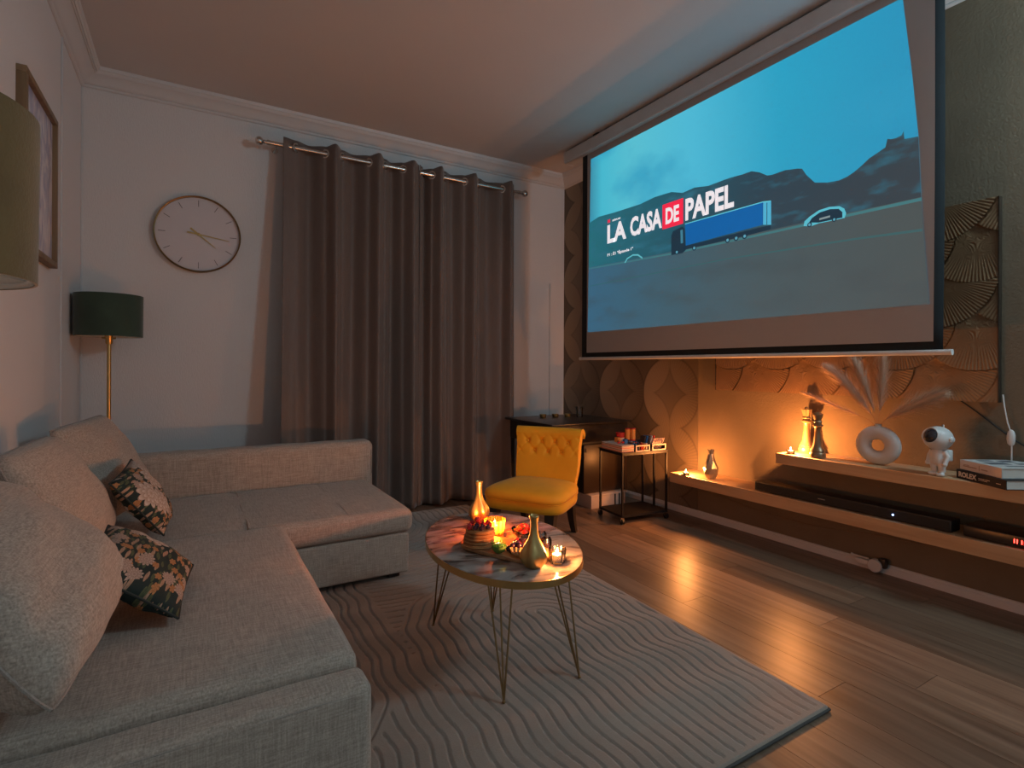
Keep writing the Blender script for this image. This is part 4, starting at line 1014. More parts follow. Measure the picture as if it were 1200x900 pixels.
# ============================================================ YELLOW CHAIR
def build_chair():
    fw = Vector((-.843, -.537, 0)); rt_ = Vector((.537, -.843, 0))   # chair front, and its left (viewer's right)
    c = Vector((1.895, 2.885, 0))
    root = thing('slipper_chair', c, 'mustard yellow velvet slipper chair with button-tufted back', 'chair')
    W = lambda a, b_, z: c+rt_*a+fw*b_+Vector((0, 0, z))
    T = basis(c, rt_, fw, (0, 0, 1))
    # T is left-handed if rt x fw = -z ; geometry is symmetric so only winding matters (normals recalculated)
    # seat: superellipse lofted
    def loft(levels, mod=None, n=64):
        V = []; Fc = []
        for (a, b_, z, oy, ex) in levels:
            for k in range(n):
                t = 2*pi*k/n; u = a*abs(cos(t))**ex*(1 if cos(t) > 0 else -1); v = b_*abs(sin(t))**ex*(1 if sin(t) > 0 else -1)+oy
                # seat a bit wider at the front
                u *= 1+.10*(v/.25)*.8
                V.append((u, v, z))
        for i in range(len(levels)-1):
            for k in range(n): Fc.append((i*n+k, i*n+(k+1) % n, (i+1)*n+(k+1) % n, (i+1)*n+k))
        Fc.append(tuple(range(n))); Fc.append(tuple(range((len(levels)-1)*n, len(levels)*n)))
        return V, Fc
    e = .42
    V, Fc = loft([(.235, .225, .228, .015, e), (.247, .238, .232, .015, e), (.252, .243, .25, .015, e), (.252, .243, .285, .015, e), (.250, .241, .292, .015, e)])
    MB().add(V, Fc, T).build('seat_base', M_yel, root, autos=60)
    V, Fc = loft([(.246, .237, .290, .015, e), (.256, .247, .298, .018, e), (.258, .249, .315, .018, e), (.250, .241, .338, .018, e), (.225, .218, .355, .015, e), (.17, .165, .366, .012, e), (.09, .09, .371, .01, e), (.01, .01, .372, .01, e)])
    MB().add(V, Fc, T).build('seat_cushion', M_yel, root, autos=80)
    n = 64; pts = []
    for k in range(n+1):
        t = 2*pi*k/n; u = .254*abs(cos(t))**e*(1 if cos(t) > 0 else -1); v = .245*abs(sin(t))**e*(1 if sin(t) > 0 else -1)+.015; u *= 1+.10*(v/.25)*.8
        pts.append(T @ Vector((u, v, .291)))
    MB().tube(pts, .004, 6, cap=False).build('piping', M_yel, root)
    # back: front surface with tufts, rolled top
    NU, NV = 81, 71; hw = .222
    tufts = []
    for r_, zz in enumerate((.60, .535)):
        for q in range(4 if r_ == 0 else 3):
            tufts.append(((q-1.5)*.098 if r_ == 0 else (q-1)*.098, zz))
    def prof_back(s):
        """s 0..1 up the back: returns (y offset backwards, z)"""
        if s < .80:
            q = s/.80; return (-.165-.060*q-.012*sin(pi*q), .30+.345*q)
        q = (s-.80)/.20; a = q*pi*.95; R_ = .036
        return (-.225-R_*(1-cos(a)), .645+R_*1.35*sin(a))
    front = np.zeros((NU, NV, 3)); back = np.zeros((NU, NV, 3))
    for i in range(NU):
        u = -1+2*i/(NU-1)
        for j in range(NV):
            s = j/(NV-1); y_, z_ = prof_back(s)
            wd = hw*(1+.02*s+.12*max(0, s-.62)**1.2*2.2-.05*math.exp(-((s-.05)/.2)**2)); x_ = u*wd
            bul = .020*(1-abs(u)**4)*(1 if s < .8 else 1-(s-.8)/.2*.5); d = 0
            for (tx_, tz_) in tufts:
                rr = math.hypot(x_-tx_, z_-tz_); d -= .020*math.exp(-(rr/.017)**2)
                # diagonal creases
            if .50 < z_ < .64:
                for sg in (1, -1):
                    w_ = ((x_*1.0+sg*(z_-.535)*.75)/.098+.5) % 1; d -= .0045*math.exp(-((w_-.5)/.08)**2)*min(1, (z_-.50)/.02)
            curve = .030*u*u     # wings come slightly forward
            front[i, j] = (x_, y_+bul+d+curve+.0, z_)
            by = -.215-.045*min(1, s/.8); bz = .27+(z_-.27)*(.995 if s < .8 else .985)
            if s < .80: back[i, j] = (x_*.985, y_-.060+curve*.9, z_)
            else:
                q = (s-.80)/.20; back[i, j] = (x_*.99, -.290+.005*q+curve*.9, .645-.02*q)
    n1 = NU*NV; V = [tuple(T @ Vector(p)) for p in front.reshape(-1, 3)]+[tuple(T @ Vector(p)) for p in back.reshape(-1, 3)]
    Fc = []
    for i in range(NU-1):
        for j in range(NV-1):
            a = i*NV+j; Fc.append((a, a+NV, a+NV+1, a+1)); Fc.append((n1+a, n1+a+1, n1+a+NV+1, n1+a+NV))
    for j in range(NV-1):
        Fc.append((j, j+1, n1+j+1, n1+j)); a = (NU-1)*NV+j; Fc.append((a, n1+a, n1+a+1, a+1))
    for i in range(NU-1):
        a = i*NV; Fc.append((a, n1+a, n1+a+NV, a+NV)); a = i*NV+NV-1; Fc.append((a, a+NV, n1+a+NV, n1+a))
    bk = MB().add(V, Fc).build('backrest', M_yel, root, autos=50)
    for (tx_, tz_) in tufts:
        # locate y on front surface
        s = (tz_-.30)/.345*.80; y_, z_ = prof_back(s); uu = tx_/hw
        p = T @ Vector((tx_, y_+.020-.018+.030*uu*uu+.003, tz_))
        MB().ball(p, .0075, 10).build('button', M_yel, bk)
    # legs
    for (a, b_, sx, sy, kind) in ((-.19, .19, -.01, .02, 0), (.19, .19, .01, .02, 0), (-.175, -.18, 0, -.075, 1), (.175, -.18, 0, -.075, 1)):
        mb = MB(); N = 9; V = []; Fc = []; zf = .018 if (a < 0 and kind == 0) else 0
        for i in range(N):
            q = i/(N-1); z = zf+(.232-zf)*(1-q); wd = .031*(1-q*.40) if kind == 0 else .025*(1-q*.35)
            ox = sx*q*q; oy = sy*q*q+(.012*sin(pi*q) if kind == 0 else 0)
            for (p_, r_) in ((-1, -1), (1, -1), (1, 1), (-1, 1)): V.append((a+ox+p_*wd, b_+oy+r_*wd, z))
        for i in range(N-1):
            for k in range(4): Fc.append((i*4+k, i*4+(k+1) % 4, (i+1)*4+(k+1) % 4, (i+1)*4+k))
        Fc += [(0, 1, 2, 3), tuple(range((N-1)*4, N*4))]
        mb.add(V, Fc, T, smooth=True).build('leg', M_dkleg, root, autos=50)
build_chair()

# ============================================================ BLACK CABINET (behind the chair)
def build_cabinet():
    root = thing('bar_cabinet', (2.68, 3.62, 0), 'glossy black bar cabinet in the right corner behind the yellow chair', 'cabinet')
    MB().box((2.30, 3.28, .655), (3.09, 3.98, .672), .002).build('top', M_blk, root)
    MB().box((2.34, 3.30, .50), (3.07, 3.96, .655), .002).build('upper_case', M_blk, root)
    MB().box((2.63, 3.315, .115), (3.06, 3.96, .50), .002).build('body', M_blk, root)
    d = MB().box((2.615, 3.296, .118), (3.065, 3.314, .497), .003).build('door', pbr('dark_smoked_glass', (.030, .017, .010), .38, var=.3, coat=.0), root)
    MB().box((2.625, 3.288, .44), (2.633, 3.297, .47), .001).build('handle', M_blkm, d)
    for x, y in ((2.35, 3.33), (2.35, 3.93), (3.05, 3.93), (3.05, 3.33)):
        MB().box((x-.012, y-.012, 0), (x+.012, y+.012, .50 if x < 2.5 else .115)).build('leg', M_blkm, root)
    r2 = thing('storage_box', (2.86, 3.36, 0), 'low pale cardboard box on the floor under the black cabinet', 'box')
    MB().box((2.665, 3.265, 0), (3.02, 3.55, .095), .002).build('box', pbr('pale_card', (.50, .40, .33), .7), r2)
    MB().box((2.655, 3.255, .0955), (3.03, 3.56, .108), .002).build('lid', pbr('pale_card_lid', (.55, .45, .38), .7), r2)
    for x in (2.90, 2.945): MB().box((x, 3.261, .004), (x+.012, 3.2655, .094)).build('gap_strip', M_blk, r2)  # black strips standing in for dark gaps in the box front
    # three small amber cups and a herb glass on the top
    zt = .672
    for k, (x, y) in enumerate(((2.585, 3.82), (2.70, 3.80), (2.80, 3.76))):
        o = MB().lathe([(.020, 0), (.026, .002), (.030, .026), (.0285, .026), (.024, .004), (0, .003)], (x, y, zt), 24).build('amber_cup', M_gold, at=(x, y, zt))
        tag(o, 'small amber cup on the black cabinet, '+['leftmost of three', 'middle of three', 'rightmost of three, beside the herb glass'][k], 'cup', 'amber cups')
    x, y = 2.885, 3.70
    root = thing('herb_glass', (x, y, zt), 'clear drinking glass with dark sprigs on the black cabinet', 'glass')
    MB().lathe([(.022, 0), (.026, .002), (.030, .09), (.0285, .09), (.0245, .006), (0, .005)], (x, y, zt), 24).build('glass', M_glass, root)
    mb = MB(); gm = pbr('dark_sprig_green', (.05, .06, .03), .7)
    for k in range(9):
        a = k*2.4; p0 = Vector((x+.006*cos(a), y+.006*sin(a), zt+.01)); p1 = Vector((x+.05*cos(a), y+.05*sin(a), zt+.075+.02*(k % 3)))
        mb.tube([p0, (p0+p1)/2+Vector((0, 0, .02)), p1], .001, 5)
        for j in range(5):
            q = (p0+(p1-p0)*(.5+.12*j))+Vector((0, 0, .012)); s = .007; b2 = j*2.1+k
            mb.add([q, q+Vector((cos(b2), sin(b2), .4))*s, q+Vector((cos(b2), sin(b2), .1))*s*2, q+Vector((cos(b2+.6), sin(b2+.6), -.2))*s], [(0, 1, 2, 3)])
    mb.build('sprigs', gm, root)
build_cabinet()

# ============================================================ TROLLEY WITH SNACKS
def build_cart():
    cx, cy, rz = 2.805, 2.955, radians(-6)
    root = thing('serving_trolley', (cx, cy, 0), 'slim black metal trolley on castors holding the snack trays', 'trolley')
    T = Matrix.Translation((cx, cy, 0)) @ Matrix.Rotation(rz, 4, 'Z'); a, b_ = .195, .135
    for (x, y) in ((-a, -b_), (a, -b_), (a, b_), (-a, b_), (a, 0)):
        MB().box((x-.007, y-.007, .05), (x+.007, y+.007, .495), .001, 1, T=T).build('post', M_blkm, root)
    for z in (.055, .49):
        mb = MB()
        mb.box((-a-.007, -b_-.007, z-.008), (a+.007, -b_+.007, z+.008), T=T).box((-a-.007, b_-.007, z-.008), (a+.007, b_+.007, z+.008), T=T)
        mb.box((-a-.007, -b_, z-.008), (-a+.007, b_, z+.008), T=T).box((a-.007, -b_, z-.008), (a+.007, b_, z+.008), T=T)
        mb.build('rail', M_blkm, root)
    MB().box((-a, -b_, .058), (a, b_, .062), T=T).build('lower_tray', M_blkm, root)
    MB().box((-a-.012, -b_-.012, .498), (a+.012, b_+.012, .503), T=T).build('upper_tray', M_blkm, root)
    for (x, y) in ((-a, -b_), (a, -b_), (a, b_), (-a, b_)):
        cs = MB().tube([T @ Vector((x-.009, y, .020)), T @ Vector((x+.009, y, .020))], .020, 18).build('castor', M_blk, root)
        MB().box((x-.012, y-.006, .020), (x+.012, y+.006, .05), T=T).build('fork', M_nickel, cs)
    zt = .5032
    pal = pbr('pale_frame_card', (.66, .45, .34), .6); red = pbr('red_print', (.45, .02, .02), .5); blu = pbr('blue_print', (.03, .16, .42), .45)
    wht = pbr('white_print', (.62, .55, .50), .5); org = pbr('orange_print', (.62, .24, .05), .5); brn = pbr('brown_print', (.12, .05, .03), .6); drk = pbr('dark_print', (.03, .02, .02), .6)
    # two tray crates with pale window frames on the front
    for k, x0 in enumerate((-.085, .060)):
        r2 = thing('snack_tray', T @ Vector((x0+.06, -.03, zt)), ['small crate with pale frame front on the trolley, left one, full of packets', 'small crate with pale frame front on the trolley, right one, holding paper sticks'][k], 'tray', 'snack crates')
        w_ = .125; y0, y1 = -b_-.006, b_-.02
        MB().box((x0, y0+.003, zt), (x0+w_, y1, zt+.004), T=T).box((x0, y0+.003, zt), (x0+.004, y1, zt+.045), T=T).box((x0+w_-.004, y0+.003, zt), (x0+w_, y1, zt+.045), T=T).box((x0, y1-.004, zt), (x0+w_, y1, zt+.045), T=T).build('tray', drk, r2)
        f = MB(); t = .009
        f.box((x0, y0-.002, zt), (x0+w_, y0+.003, zt+t), T=T).box((x0, y0-.002, zt+.046-t), (x0+w_, y0+.003, zt+.046), T=T).box((x0, y0-.002, zt+t), (x0+t, y0+.003, zt+.046-t), T=T).box((x0+w_-t, y0-.002, zt+t), (x0+w_, y0+.003, zt+.046-t), T=T)
        f.build('front_frame', pal, r2)
    # stacked striped packets on the left
    for k in range(4):
        z = zt+k*.0125
        r2 = thing('wafer_box', T @ Vector((-.145, 0, z)), 'flat pale striped wafer box in the left stack on the trolley, '+['lowest', 'second from bottom', 'third from bottom', 'topmost'][k], 'box', 'stacked wafer boxes')
        MB().box((-a-.005, -b_+.0, z), (-.095, b_-.02, z+.0118), .001, 1, T=T).build('carton', wht if k % 2 else pal, r2)
        MB().box((-a-.0065, -b_-.0015, z+.0035), (-.0935, b_-.0185, z+.0065), T=T).build('stripe', red if k % 2 == 0 else brn, r2)
    # packets in the crates
    mats = [red, blu, wht, org, brn, drk]
    nm = ['red', 'blue', 'white', 'orange', 'brown', 'black']
    rr = random.Random(3); idx = 0
    for i in range(5):
        for j in range(4):
            x = -.072+i*.0225; y = -b_+.022+j*.055; m = rr.randrange(6)
            T2 = T @ Matrix.Translation((x, y, zt+.034)) @ Matrix.Rotation(rr.uniform(-.35, .35), 4, 'X') @ Matrix.Rotation(rr.uniform(-.2, .2), 4, 'Y')
            o = MB().box((-.0045, -.022, -.028), (.0045, .022, .022), .002, 1, T=T2).build('snack_bar', mats[m], at=T2 @ Vector((0, 0, 0)))
            tag(o, nm[m]+' wrapped snack bar standing in the left crate of the trolley', 'snack', 'snack bars in the left crate, '+nm[m])
    for i in range(7):
        x = .072+i*.015; y = -b_+.035
        T2 = T @ Matrix.Translation((x, y, zt+.008)) @ Matrix.Rotation(radians(26), 4, 'Y')
        o = MB().box((-.003, -.010, 0), (.003, .010, .082), .001, 1, T=T2).build('paper_stick', pal, at=T2 @ Vector((0, 0, 0)))
        tag(o, 'pale paper sachet leaning right in the right crate of the trolley', 'sachet', 'paper sachets in the right crate')
    for i in range(5):
        x = .078+i*.020; y = .01
        T2 = T @ Matrix.Translation((x, y, zt+.008)) @ Matrix.Rotation(radians(18), 4, 'Y')
        m = (drk, blu, brn, wht, red)[i]
        o = MB().box((-.005, -.028, 0), (.005, .028, .085), .002, 1, T=T2).build('snack_packet', m, at=T2 @ Vector((0, 0, 0)))
        tag(o, ('black', 'blue', 'brown', 'white', 'red')[i]+' flat packet leaning in the back of the right crate', 'snack')
    def cup(x, y, m, band, label, h=.075, z=zt):
        r2 = thing('paper_cup', T @ Vector((x, y, z)), label, 'cup'); c = T @ Vector((x, y, z))
        MB().lathe([(.024, 0), (.033, h), (.0345, h), (.0345, h+.003), (.0315, h+.003), (.0225, .003), (0, .003)], c, 24).build('cup', m, r2)
        MB().lathe([(.0275, h*.3), (.0305, h*.55), (.031, h*.55), (.028, h*.3), (.0275, h*.3)], c, 24).build('band', band, r2)
    cup(-.055, b_-.052+.11-.11, red, wht, 'red paper cup with white band standing among the snacks', .075, zt+.035)
    for k, (x, y) in enumerate(((.005, .075), (.045, .062))):
        r2 = thing('crisps_can', T @ Vector((x, y, zt+.03)), ['short red and orange snack can at the back of the trolley, left one', 'short red and orange snack can at the back of the trolley, right one'][k], 'can', 'snack cans')
        c = T @ Vector((x, y, zt+.03))
        MB().lathe([(0, 0), (.019, 0), (.019, .03), (0, .03)], c, 20).build('can', red, r2)
        MB().lathe([(.0, .03), (.0192, .03), (.0192, .105), (0, .105)], c, 20).build('wrap', org, r2)
        MB().lathe([(.0, .105), (.0198, .105), (.0198, .112), (0, .112)], c, 20).build('lid', red, r2)
    o = MB().box((-.125, .02, zt+.05), (-.095, .06, zt+.083), .002, 1, T=T).build('tea_box', org, at=T @ Vector((-.11, .04, zt+.05))); tag(o, 'small orange box standing on the wafer boxes', 'box')
    o = MB().lathe([(0, 0), (.017, 0), (.019, .028), (.017, .030), (0, .030)], T @ Vector((-.105, -.045, zt+.05)), 18).build('yogurt_pot', blu, at=T @ Vector((-.105, -.045, zt+.05))); tag(o, 'small blue and white pot on top of the wafer boxes', 'pot')
    for k in range(4):
        c = T @ Vector((-.165+.018*k, -.05+.03*(k % 2), zt+.05+.0095))
        o = MB().ball(c, (.013, .010, .009), 10).build('wrapped_sweet', (red, brn, red, wht)[k], at=c)
        tag(o, ['red wrapped sweet at the far left of the trolley top', 'brown wrapped sweet beside the blue pot', 'red wrapped sweet next to the blue pot', 'white wrapped sweet nearest the blue pot'][k], 'sweet', 'wrapped sweets')
build_cart()

# ============================================================ SHELF OBJECTS
def faceted_vase():
    x, y, z = 3.04, 2.452, S1
    lv = [(.030, 0), (.046, .035), (.050, .075), (.030, .130), (.018, .170), (.023, .198)]
    V = []; Fc = []; n = 8
    for i, (r, h) in enumerate(lv):
        for k in range(n): t = 2*pi*(k+(.5 if i % 2 else 0))/n; V.append((x+r*cos(t), y+r*sin(t), z+h))
    for i in range(len(lv)-1):
        for k in range(n):
            a, b_ = i*n+k, i*n+(k+1) % n; c, d = (i+1)*n+k, (i+1)*n+(k+1) % n
            if i % 2 == 0: Fc += [(a, b_, c), (b_, d, c)]
            else: Fc += [(a, d, c), (a, b_, d)]
    Fc.append(tuple(range(n)))
    o = MB().add(V, Fc, smooth=False).lathe([(.021, .196), (.020, .198), (.017, .17), (0, .168)], (x, y, z), 8, caps=False).build('faceted_vase', pbr('pewter_glaze', (.30, .25, .19), .3, .6, var=.2), at=(x, y, z), autos=5)
    tag(o, 'pewter coloured faceted vase on the left part of the lower shelf', 'vase')
faceted_vase()
def chess(x, y, z, H, mat, label, queen):
    k = H/.30; s = 1.1
    root = thing('chess_piece', (x, y, z), label, 'ornament', 'giant chess pieces')
    pr = [(0, 0), (.044, 0), (.046, .012), (.046, .028), (.040, .036), (.042, .046), (.034, .060), (.027, .075), (.022, .110), (.018, .150), (.017, .185), (.022, .192), (.030, .197), (.030, .204), (.022, .208), (.021, .216), (.026, .222), (.022, .228), (.020, .232)]
    MB().lathe([(r*k, h*k) for r, h in pr]+[(0, .232*k)], (x, y, z), 32).build('body', mat, root)
    top = [(.019, .230), (.027, .262), (.031, .276), (.024, .276), (0, .268)]
    if queen:
        MB().lathe([(r*k, h*k) for r, h in top], (x, y, z), 32, mod=lambda t, q: 1+(.10*sin(8*t) if q > .26*k else 0)).ball((x, y, z+.282*k), .011*k, 12).build('crown', mat, root)
    else:
        MB().lathe([(.018*k, .230*k), (.026*k, .25*k), (.030*k, .268*k), (.022*k, .276*k), (.008*k, .284*k), (0, .285*k)], (x, y, z), 32).build('crown', mat, root)
        MB().box((x-.003, y-.009, z+.284*k), (x+.003, y+.009, z+.290*k)).box((x-.003, y-.003, z+.278*k), (x+.003, y+.003, z+.304*k)).build('cross', mat, root)
chess(3.012, 1.709, S2, .272, pbr('dark_bronze', (.26, .17, .09), .35, .5, var=.3), 'darker bronze chess piece ornament, in front of the golden one', False)
chess(3.135, 1.845, S2, .280, pbr('pale_gold', (.55, .38, .18), .35, .6, var=.2), 'pale golden chess piece ornament beside the upper shelf tealight', True)
def donut_vase():
    x, y, z = 3.075, 1.430, S2
    R_, r_ = .067, .036; V = []; Fc = []; n, m = 56, 24; cz = z+.102
    for i in range(n):
        A_ = 2*pi*i/n
        for k in range(m):
            B_ = 2*pi*k/m; rr = R_+r_*cos(B_)*(1.0)
            zz = cz+sin(A_)*rr*.98; V.append((x+sin(B_)*r_*.78, y+cos(A_)*rr*1.04, max(zz, z+.0004)))
            Fc.append((i*m+k, ((i+1) % n)*m+k, ((i+1) % n)*m+(k+1) % m, i*m+(k+1) % m))
    root = thing('ring_vase', (x, y, z), 'matt white ring-shaped vase with dried pampas on the upper shelf', 'vase')
    MB().add(V, Fc).build('ring', M_ceram, root, autos=80)
    MB().lathe([(.019, .188), (.0155, .198), (.015, .206), (.0165, .212), (.0135, .212), (.012, .20), (0, .198)], (x, y, z), 28).build('neck', M_ceram, root)
    # pampas: a thing of its own
    base = Vector((x, y, z+.2125))
    pr = thing('dried_pampas', base, 'fluffy dried pampas plumes fanning out of the white ring vase', 'dried grass')
    pm = pbr('pampas_fibre', (.66, .47, .34), .9, var=.1); st = pbr('pampas_stalk', (.22, .12, .06), .8)
    def plume(tip, bend, n_, L0, start, seed):
        r = random.Random(seed); tip = Vector(tip); mb = MB(); ctl = (base+tip)/2+Vector(bend)
        def bez(t): return base*(1-t)**2+ctl*2*t*(1-t)+tip*t*t
        p_ = MB().tube([bez(t/10)-(Vector((0, 0, .03)) if t == 0 else Vector((0, 0, 0))) for t in range(11)], [.0014]*5+[.001]*6, 5).build('stalk', st, pr)
        V = []; Fc = []
        for i in range(n_):
            t = start+(1-start)*r.random()**.85; p = bez(t); dirn = (bez(min(1, t+.03))-bez(t-.03)).normalized()
            side = Vector((r.gauss(0, 1)*.7, r.gauss(0, 1), r.gauss(0, 1))); side -= dirn*side.dot(dirn); side.normalize()
            sp = r.uniform(.10, .60)*(1.15-t*.5)
            L_ = L0*(.4+.6*sin(pi*min(1, (t-start)/(1-start)*.8+.15)))*r.uniform(.6, 1.15)
            e1 = p+(dirn*cos(sp)+side*sin(sp))*L_*.55; e2 = e1+(dirn*cos(sp*1.5)+side*sin(sp*1.5)+Vector((0, 0, -.12)))*L_*.45
            wv = dirn.cross(side).normalized()*.00048
            k = len(V); V += [p+wv, p-wv, e1-wv*.8, e1+wv*.8, e2]; Fc += [(k, k+1, k+2, k+3), (k+3, k+2, k+4)]
        for q in V: q.x = min(q.x, XR-.036 if q.z > .94 else XR-.006)
        o = MB().add(V, Fc).build('plume', pm, p_); 
    plume((3.06, 1.665, 1.085), (0, .0, .05), 1900, .15, .12, 1)
    plume((3.05, 1.800, .955), (0, .03, .015), 600, .08, .2, 2)
    plume((3.10, 1.425, 1.130), (0, -.01, .02), 1300, .15, .16, 3)
    plume((3.08, 1.175, .975), (0, -.02, .03), 1900, .13, .12, 4)
    plume((3.07, 1.540, 1.120), (0, .0, .03), 1000, .15, .16, 5)
donut_vase()
def astronaut():
    x, y, z = 3.005, 1.140, S2
    root = thing('astronaut_figure', (x, y, z), 'small white astronaut figure lamp with black visor on the upper shelf', 'figurine')
    f = Vector((-.96, .28, 0)).normalized(); r = Vector((-f.y, f.x, 0)); W = lambda a, b_, c: Vector((x, y, z))+r*a+f*b_+Vector((0, 0, c))
    mb = MB()
    mb.tube([W(0, 0, .060), W(0, 0, .078), W(0, 0, .105), W(0, .0, .128)], [.022, .029, .030, .022], 16).ball(W(0, 0, .075), .028, 14)
    for s in (-1, 1):
        mb.tube([W(s*.014, 0, .07), W(s*.018, .002, .045), W(s*.017, -.002, .018)], [.017, .0155, .013], 12)
        mb.ball(W(s*.018, .012, .010), (.015, .019, .010), 12)
        mb.tube([W(s*.026, 0, .118), W(s*.042, -.002, .092), W(s*.040, .010, .066)], [.012, .011, .0095], 10).ball(W(s*.040, .014, .058), .011, 10)
    remesh(mb, 'suit', M_plast, root, .0028, 3)
    for v in (0,): pass
    hd = MB().ball(W(0, .002, .176), (.059, .058, .056), 32).build('helmet', M_plast, root, autos=80)
    # visor: dark lens set into the front, tilted up
    q = (f*.90+Vector((0, 0, .26))).normalized(); T = Matrix.Translation(W(0, .009, .179)) @ q.to_track_quat('Z', 'Y').to_matrix().to_4x4()
    MB().lathe([(.038, .033), (.041, .039), (.037, .046), (.032, .042)], T=T, seg=32).build('visor_rim', M_plast, hd)
    MB().lathe([(.036, .037), (.032, .045), (.018, .052), (0, .055)], T=T, seg=32).build('visor', pbr('black_visor', (.015, .02, .03), .08, var=.2, coat=.8), hd)
    for s in (-1, 1): MB().lathe([(0, 0), (.014, 0), (.014, .010), (.010, .014), (0, .015)], T=Matrix.Translation(W(s*.054, .0, .176)) @ (r*s).to_track_quat('Z', 'Y').to_matrix().to_4x4(), seg=18).build('ear_disc', M_plast, hd)
    TT = basis(W(0, 0, 0), r, f, (0, 0, 1))
    MB().box((-.026, -.058, .068), (.026, -.028, .122), .006, 3, T=TT).build('backpack', M_plast, root)
    tg = MB().box((-.003, -.024, -.011), (.003, .020, .011), .004, 3, T=Matrix.Translation(W(-.020, -.050, .222)) @ Matrix.Rotation(-.95, 4, 'Z') @ Matrix.Rotation(-.35, 4, 'X')).build('label_plate', M_plast, hd)
    MB().box((-.0036, -.016, -.006), (.0036, .013, .006), .001, 1, T=Matrix.Translation(W(-.020, -.050, .222)) @ Matrix.Rotation(-.95, 4, 'Z') @ Matrix.Rotation(-.35, 4, 'X')).build('green_label', pbr('yellow_green_label', (.25, .28, .05), .5), tg)
astronaut()
def books():
    # spine line runs from (3.034,1.074) to (2.90,.86) for the black one
    white = pbr('page_block', (.60, .54, .48), .9, var=.12, scale=2, stretch=(1, 1, 220)); blk = pbr('black_cover', (.012, .01, .01), .75); cov = pbr('pale_grey_cover', (.48, .47, .45), .55, var=.15, scale=6)
    lt = pbr('pale_lettering', (.66, .52, .42), .6); dk = pbr('dark_cover_art', (.08, .09, .11), .6)
    def book(A, B, z0, th, wid, cover, name, label, group='stacked coffee-table books'):
        A, B = Vector((*A, 0)), Vector((*B, 0)); d = (B-A); L_ = d.length; d.normalize(); n_ = Vector((-d.y, d.x, 0))
        if n_.x < 0: n_ = -n_
        T = basis((A.x, A.y, z0), d, n_, (0, 0, 1)); root = thing(name, (A.x, A.y, z0), label, 'book', group)
        t = .0028
        MB().box((0, 0, 0), (L_, wid, t), T=T).box((0, 0, th-t), (L_, wid, th), T=T).box((0, 0, t), (L_, t, th-t), T=T).build('cover', cover, root)
        MB().box((.003, t+.0002, t+.0002), (L_-.003, wid-.004, th-t-.0002), T=T).build('pages', white, root)
        return root, T, d, n_, L_
    root, T, d, n_, L_ = book((3.028, 1.078), (2.893, .862), S2, .041, .235, blk, 'black_book', 'thick black book with gold lettering on its spine, lower of the two on the shelf')
    def sp(s, h, w_, x0, z0, mat, off=.0, nm='spine_text'):
        o = text(nm, s, h/.7, mat, Matrix.Identity(4), None, 1, off, .0002); cs = [v.co for v in o.data.vertices]; xa = min(c.x for c in cs); xb = max(c.x for c in cs); y0 = min(c.y for c in cs); y1 = max(c.y for c in cs)
        M_ = T @ Matrix(((1, 0, 0, x0), (0, 0, -1, -.0004), (0, 1, 0, z0), (0, 0, 0, 1))) @ Matrix.Diagonal((w_/(xb-xa), h/(y1-y0), 1, 1)) @ Matrix.Translation((-xa, -y0, 0))
        o.data.transform(M_); par = root; o.parent = par; o.data.transform(Matrix.Translation(-LOC[par.name])); return o
    sp('ROLEX', .024, .098, .012, .009, lt, .0016)
    for (x0, x1, z0, z1) in ((.118, .150, .020, .0225), (.153, .176, .020, .0225), (.118, .164, .014, .016), (.208, .230, .017, .0195)):
        MB().box((x0, -.0006, z0), (x1, -.0001, z1), T=T).build('fine_print_line', lt, root)
    root, T, d, n_, L_ = book((3.045, 1.070), (2.925, .885), S2+.0412, .043, .27, cov, 'grey_book', 'pale grey cover book with a white spine, upper of the two on the shelf')
    MB().box((0, -.0012, .0), (L_, -.0002, .043), T=T).build('spine_panel', pbr('pale_pink_spine', (.62, .52, .46), .6), root)
    fade = pbr('faded_lettering', (.35, .24, .18), .6)
    for (x0, x1, z0, z1) in ((.018, .052, .022, .025), (.018, .092, .015, .020), (.105, .108, .010, .032), (.116, .150, .015, .020)):
        MB().box((x0, -.0018, z0), (x1, -.0012, z1), T=T).build('fine_print_line', fade, root)
    # dark strokes on the upper cover
    zc = .0431
    for (a0, a1, b0, b1) in ((.02, .05, .05, .11), (.03, .07, .13, .19), (.08, .13, .03, .12), (.10, .13, .15, .23), (.16, .18, .06, .2)):
        MB().box((a0, b0, zc), (a1, b1, zc+.0003), T=T).build('cover_print', dk, root)
books()
def soundbar():
    root = thing('soundbar', (3.04, 1.585, S1), 'long black soundbar lying on the lower shelf', 'soundbar')
    MB().box((2.992, 1.083, S1+.003), (3.085, 2.087, S1+.058), .005, 2).build('body', pbr('black_speaker_cloth', (.010, .009, .009), .5, bump=.3, bscale=300), root)
    MB().box((2.99, 1.090, S1+.010), (2.9925, 2.080, S1+.052), .001, 1).build('grille', pbr('grille_cloth', (.014, .012, .011), .8, bump=.4, bscale=300), root)
    MB().box((3.0, 1.2, S1), (3.08, 1.24, S1+.004)).box((3.0, 1.95, S1), (3.08, 1.99, S1+.004)).build('foot', M_blk, root)
    MB().box((2.9885, 1.655, S1+.030), (2.9902, 1.692, S1+.034)).build('brand_plate', M_nickel, root)
    MB().ball((2.9893, 1.322, S1+.030), (.002, .0035, .0035), 10).build('power_light', emis('blue_led', (.25, .45, 1), 25), root)
soundbar()
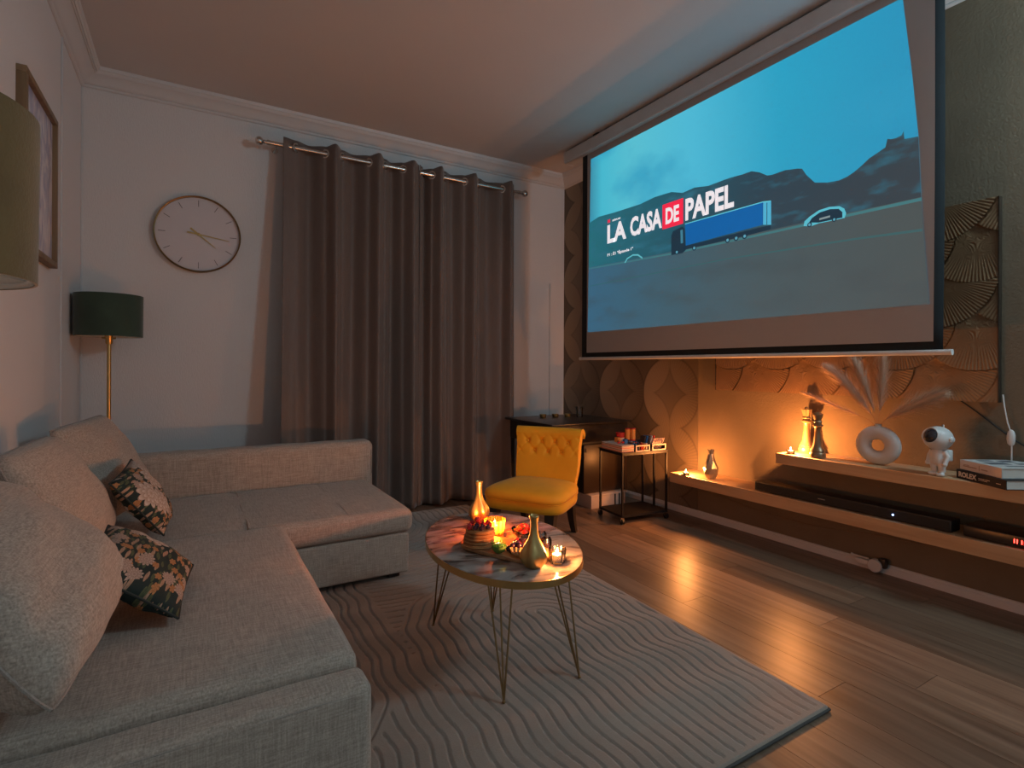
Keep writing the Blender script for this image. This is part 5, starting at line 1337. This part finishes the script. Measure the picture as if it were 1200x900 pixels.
def receiver():
    root = thing('set_top_box', (3.05, .90, S1), 'flat black set-top box with red digits at the right end of the lower shelf', 'media box')
    MB().box((2.99, .70, S1+.004), (3.16, 1.040, S1+.052), .004, 2).build('case', M_blk, root)
    MB().box((3.0, .73, S1), (3.03, .76, S1+.005)).box((3.0, .98, S1), (3.03, 1.01, S1+.005)).build('foot', M_blkm, root)
    led = emis('red_led', (1, .03, .02), 14)
    for y in (.862, .853, .838, .829): MB().box((2.9886, y, S1+.020), (2.9898, y+.0028, S1+.037)).build('red_digit', led, root)
receiver()
# cables and plug
def cable(name, pts, r, mat, label):
    c = [Vector(p) for p in pts]; out = []
    for i in range(len(c)-1):
        p0, p1, p2, p3 = c[max(0, i-1)], c[i], c[i+1], c[min(len(c)-1, i+2)]
        for k in range(8):
            t = k/8; out.append(.5*((2*p1)+(-p0+p2)*t+(2*p0-5*p1+4*p2-p3)*t*t+(-p0+3*p1-3*p2+p3)*t**3))
    out.append(c[-1]); o = MB().tube(out, r, 8).build(name, mat, at=c[0]); return tag(o, label, 'cable')
cable('power_cable', [(3.195, 1.127, .952), (3.205, 1.06, .895), (3.206, .893, .757), (3.205, .70, .66)], .0035, M_blk, 'thin black cable running down to the right from under the carved panel')
root = thing('switched_cord', (3.20, .93, .66), 'white cord with inline switch hanging above the books', 'cable')
c1 = MB().tube([(3.198, .966, .985), (3.186, .957, .93), (3.182, .945, .86), (3.182, .934, .82)], .003, 8).tube([(3.182, .930, .76), (3.182, .930, .70), (3.18, .93, .645), (3.17, .935, .605)], .003, 8).build('cord', M_plast, root)
MB().lathe([(0, -.037), (.006, -.036), (.013, -.028), (.016, -.01), (.016, .012), (.012, .028), (.005, .036), (0, .037)], (3.182, .932, .792), 18, mod=lambda t, q: 1-.35*abs(cos(t))).build('inline_switch', M_plast, root)
cable('speaker_wire', [(3.209, 2.62, .275), (3.209, 2.493, .197), (3.209, 2.134, .162), (3.209, 1.804, .159), (3.209, 1.524, .190), (3.209, 1.176, .215), (3.209, 1.05, .278)], .0016, pbr('thin_brown_wire', (.22, .14, .09), .6), 'thin wire sagging along the wall under the lower shelf')
root = thing('plug_adapter', (3.17, 1.49, .0), 'white round plug adapter sitting on the baseboard under the shelves', 'plug')
T = Matrix.Translation((3.165, 1.485, .040)) @ Matrix.Rotation(-pi/2, 4, 'Y')
MB().lathe([(0, -.022), (.032, -.022), (.036, -.016), (.036, .004), (.032, .009), (0, .010)], T=T, seg=30).box((3.160, 1.50, .030), (3.187, 1.585, .058), .006, 2).build('body', M_plast, root)
MB().box((3.158, 1.515, .066), (3.166, 1.60, .074), .003, 2).ball((3.162, 1.60, .070), .008, 10).build('arm', M_plast, root)
MB().box((3.165, 1.435, .035), (3.20, 1.470, .085), .004, 2).build('black_plug', M_blk, root)
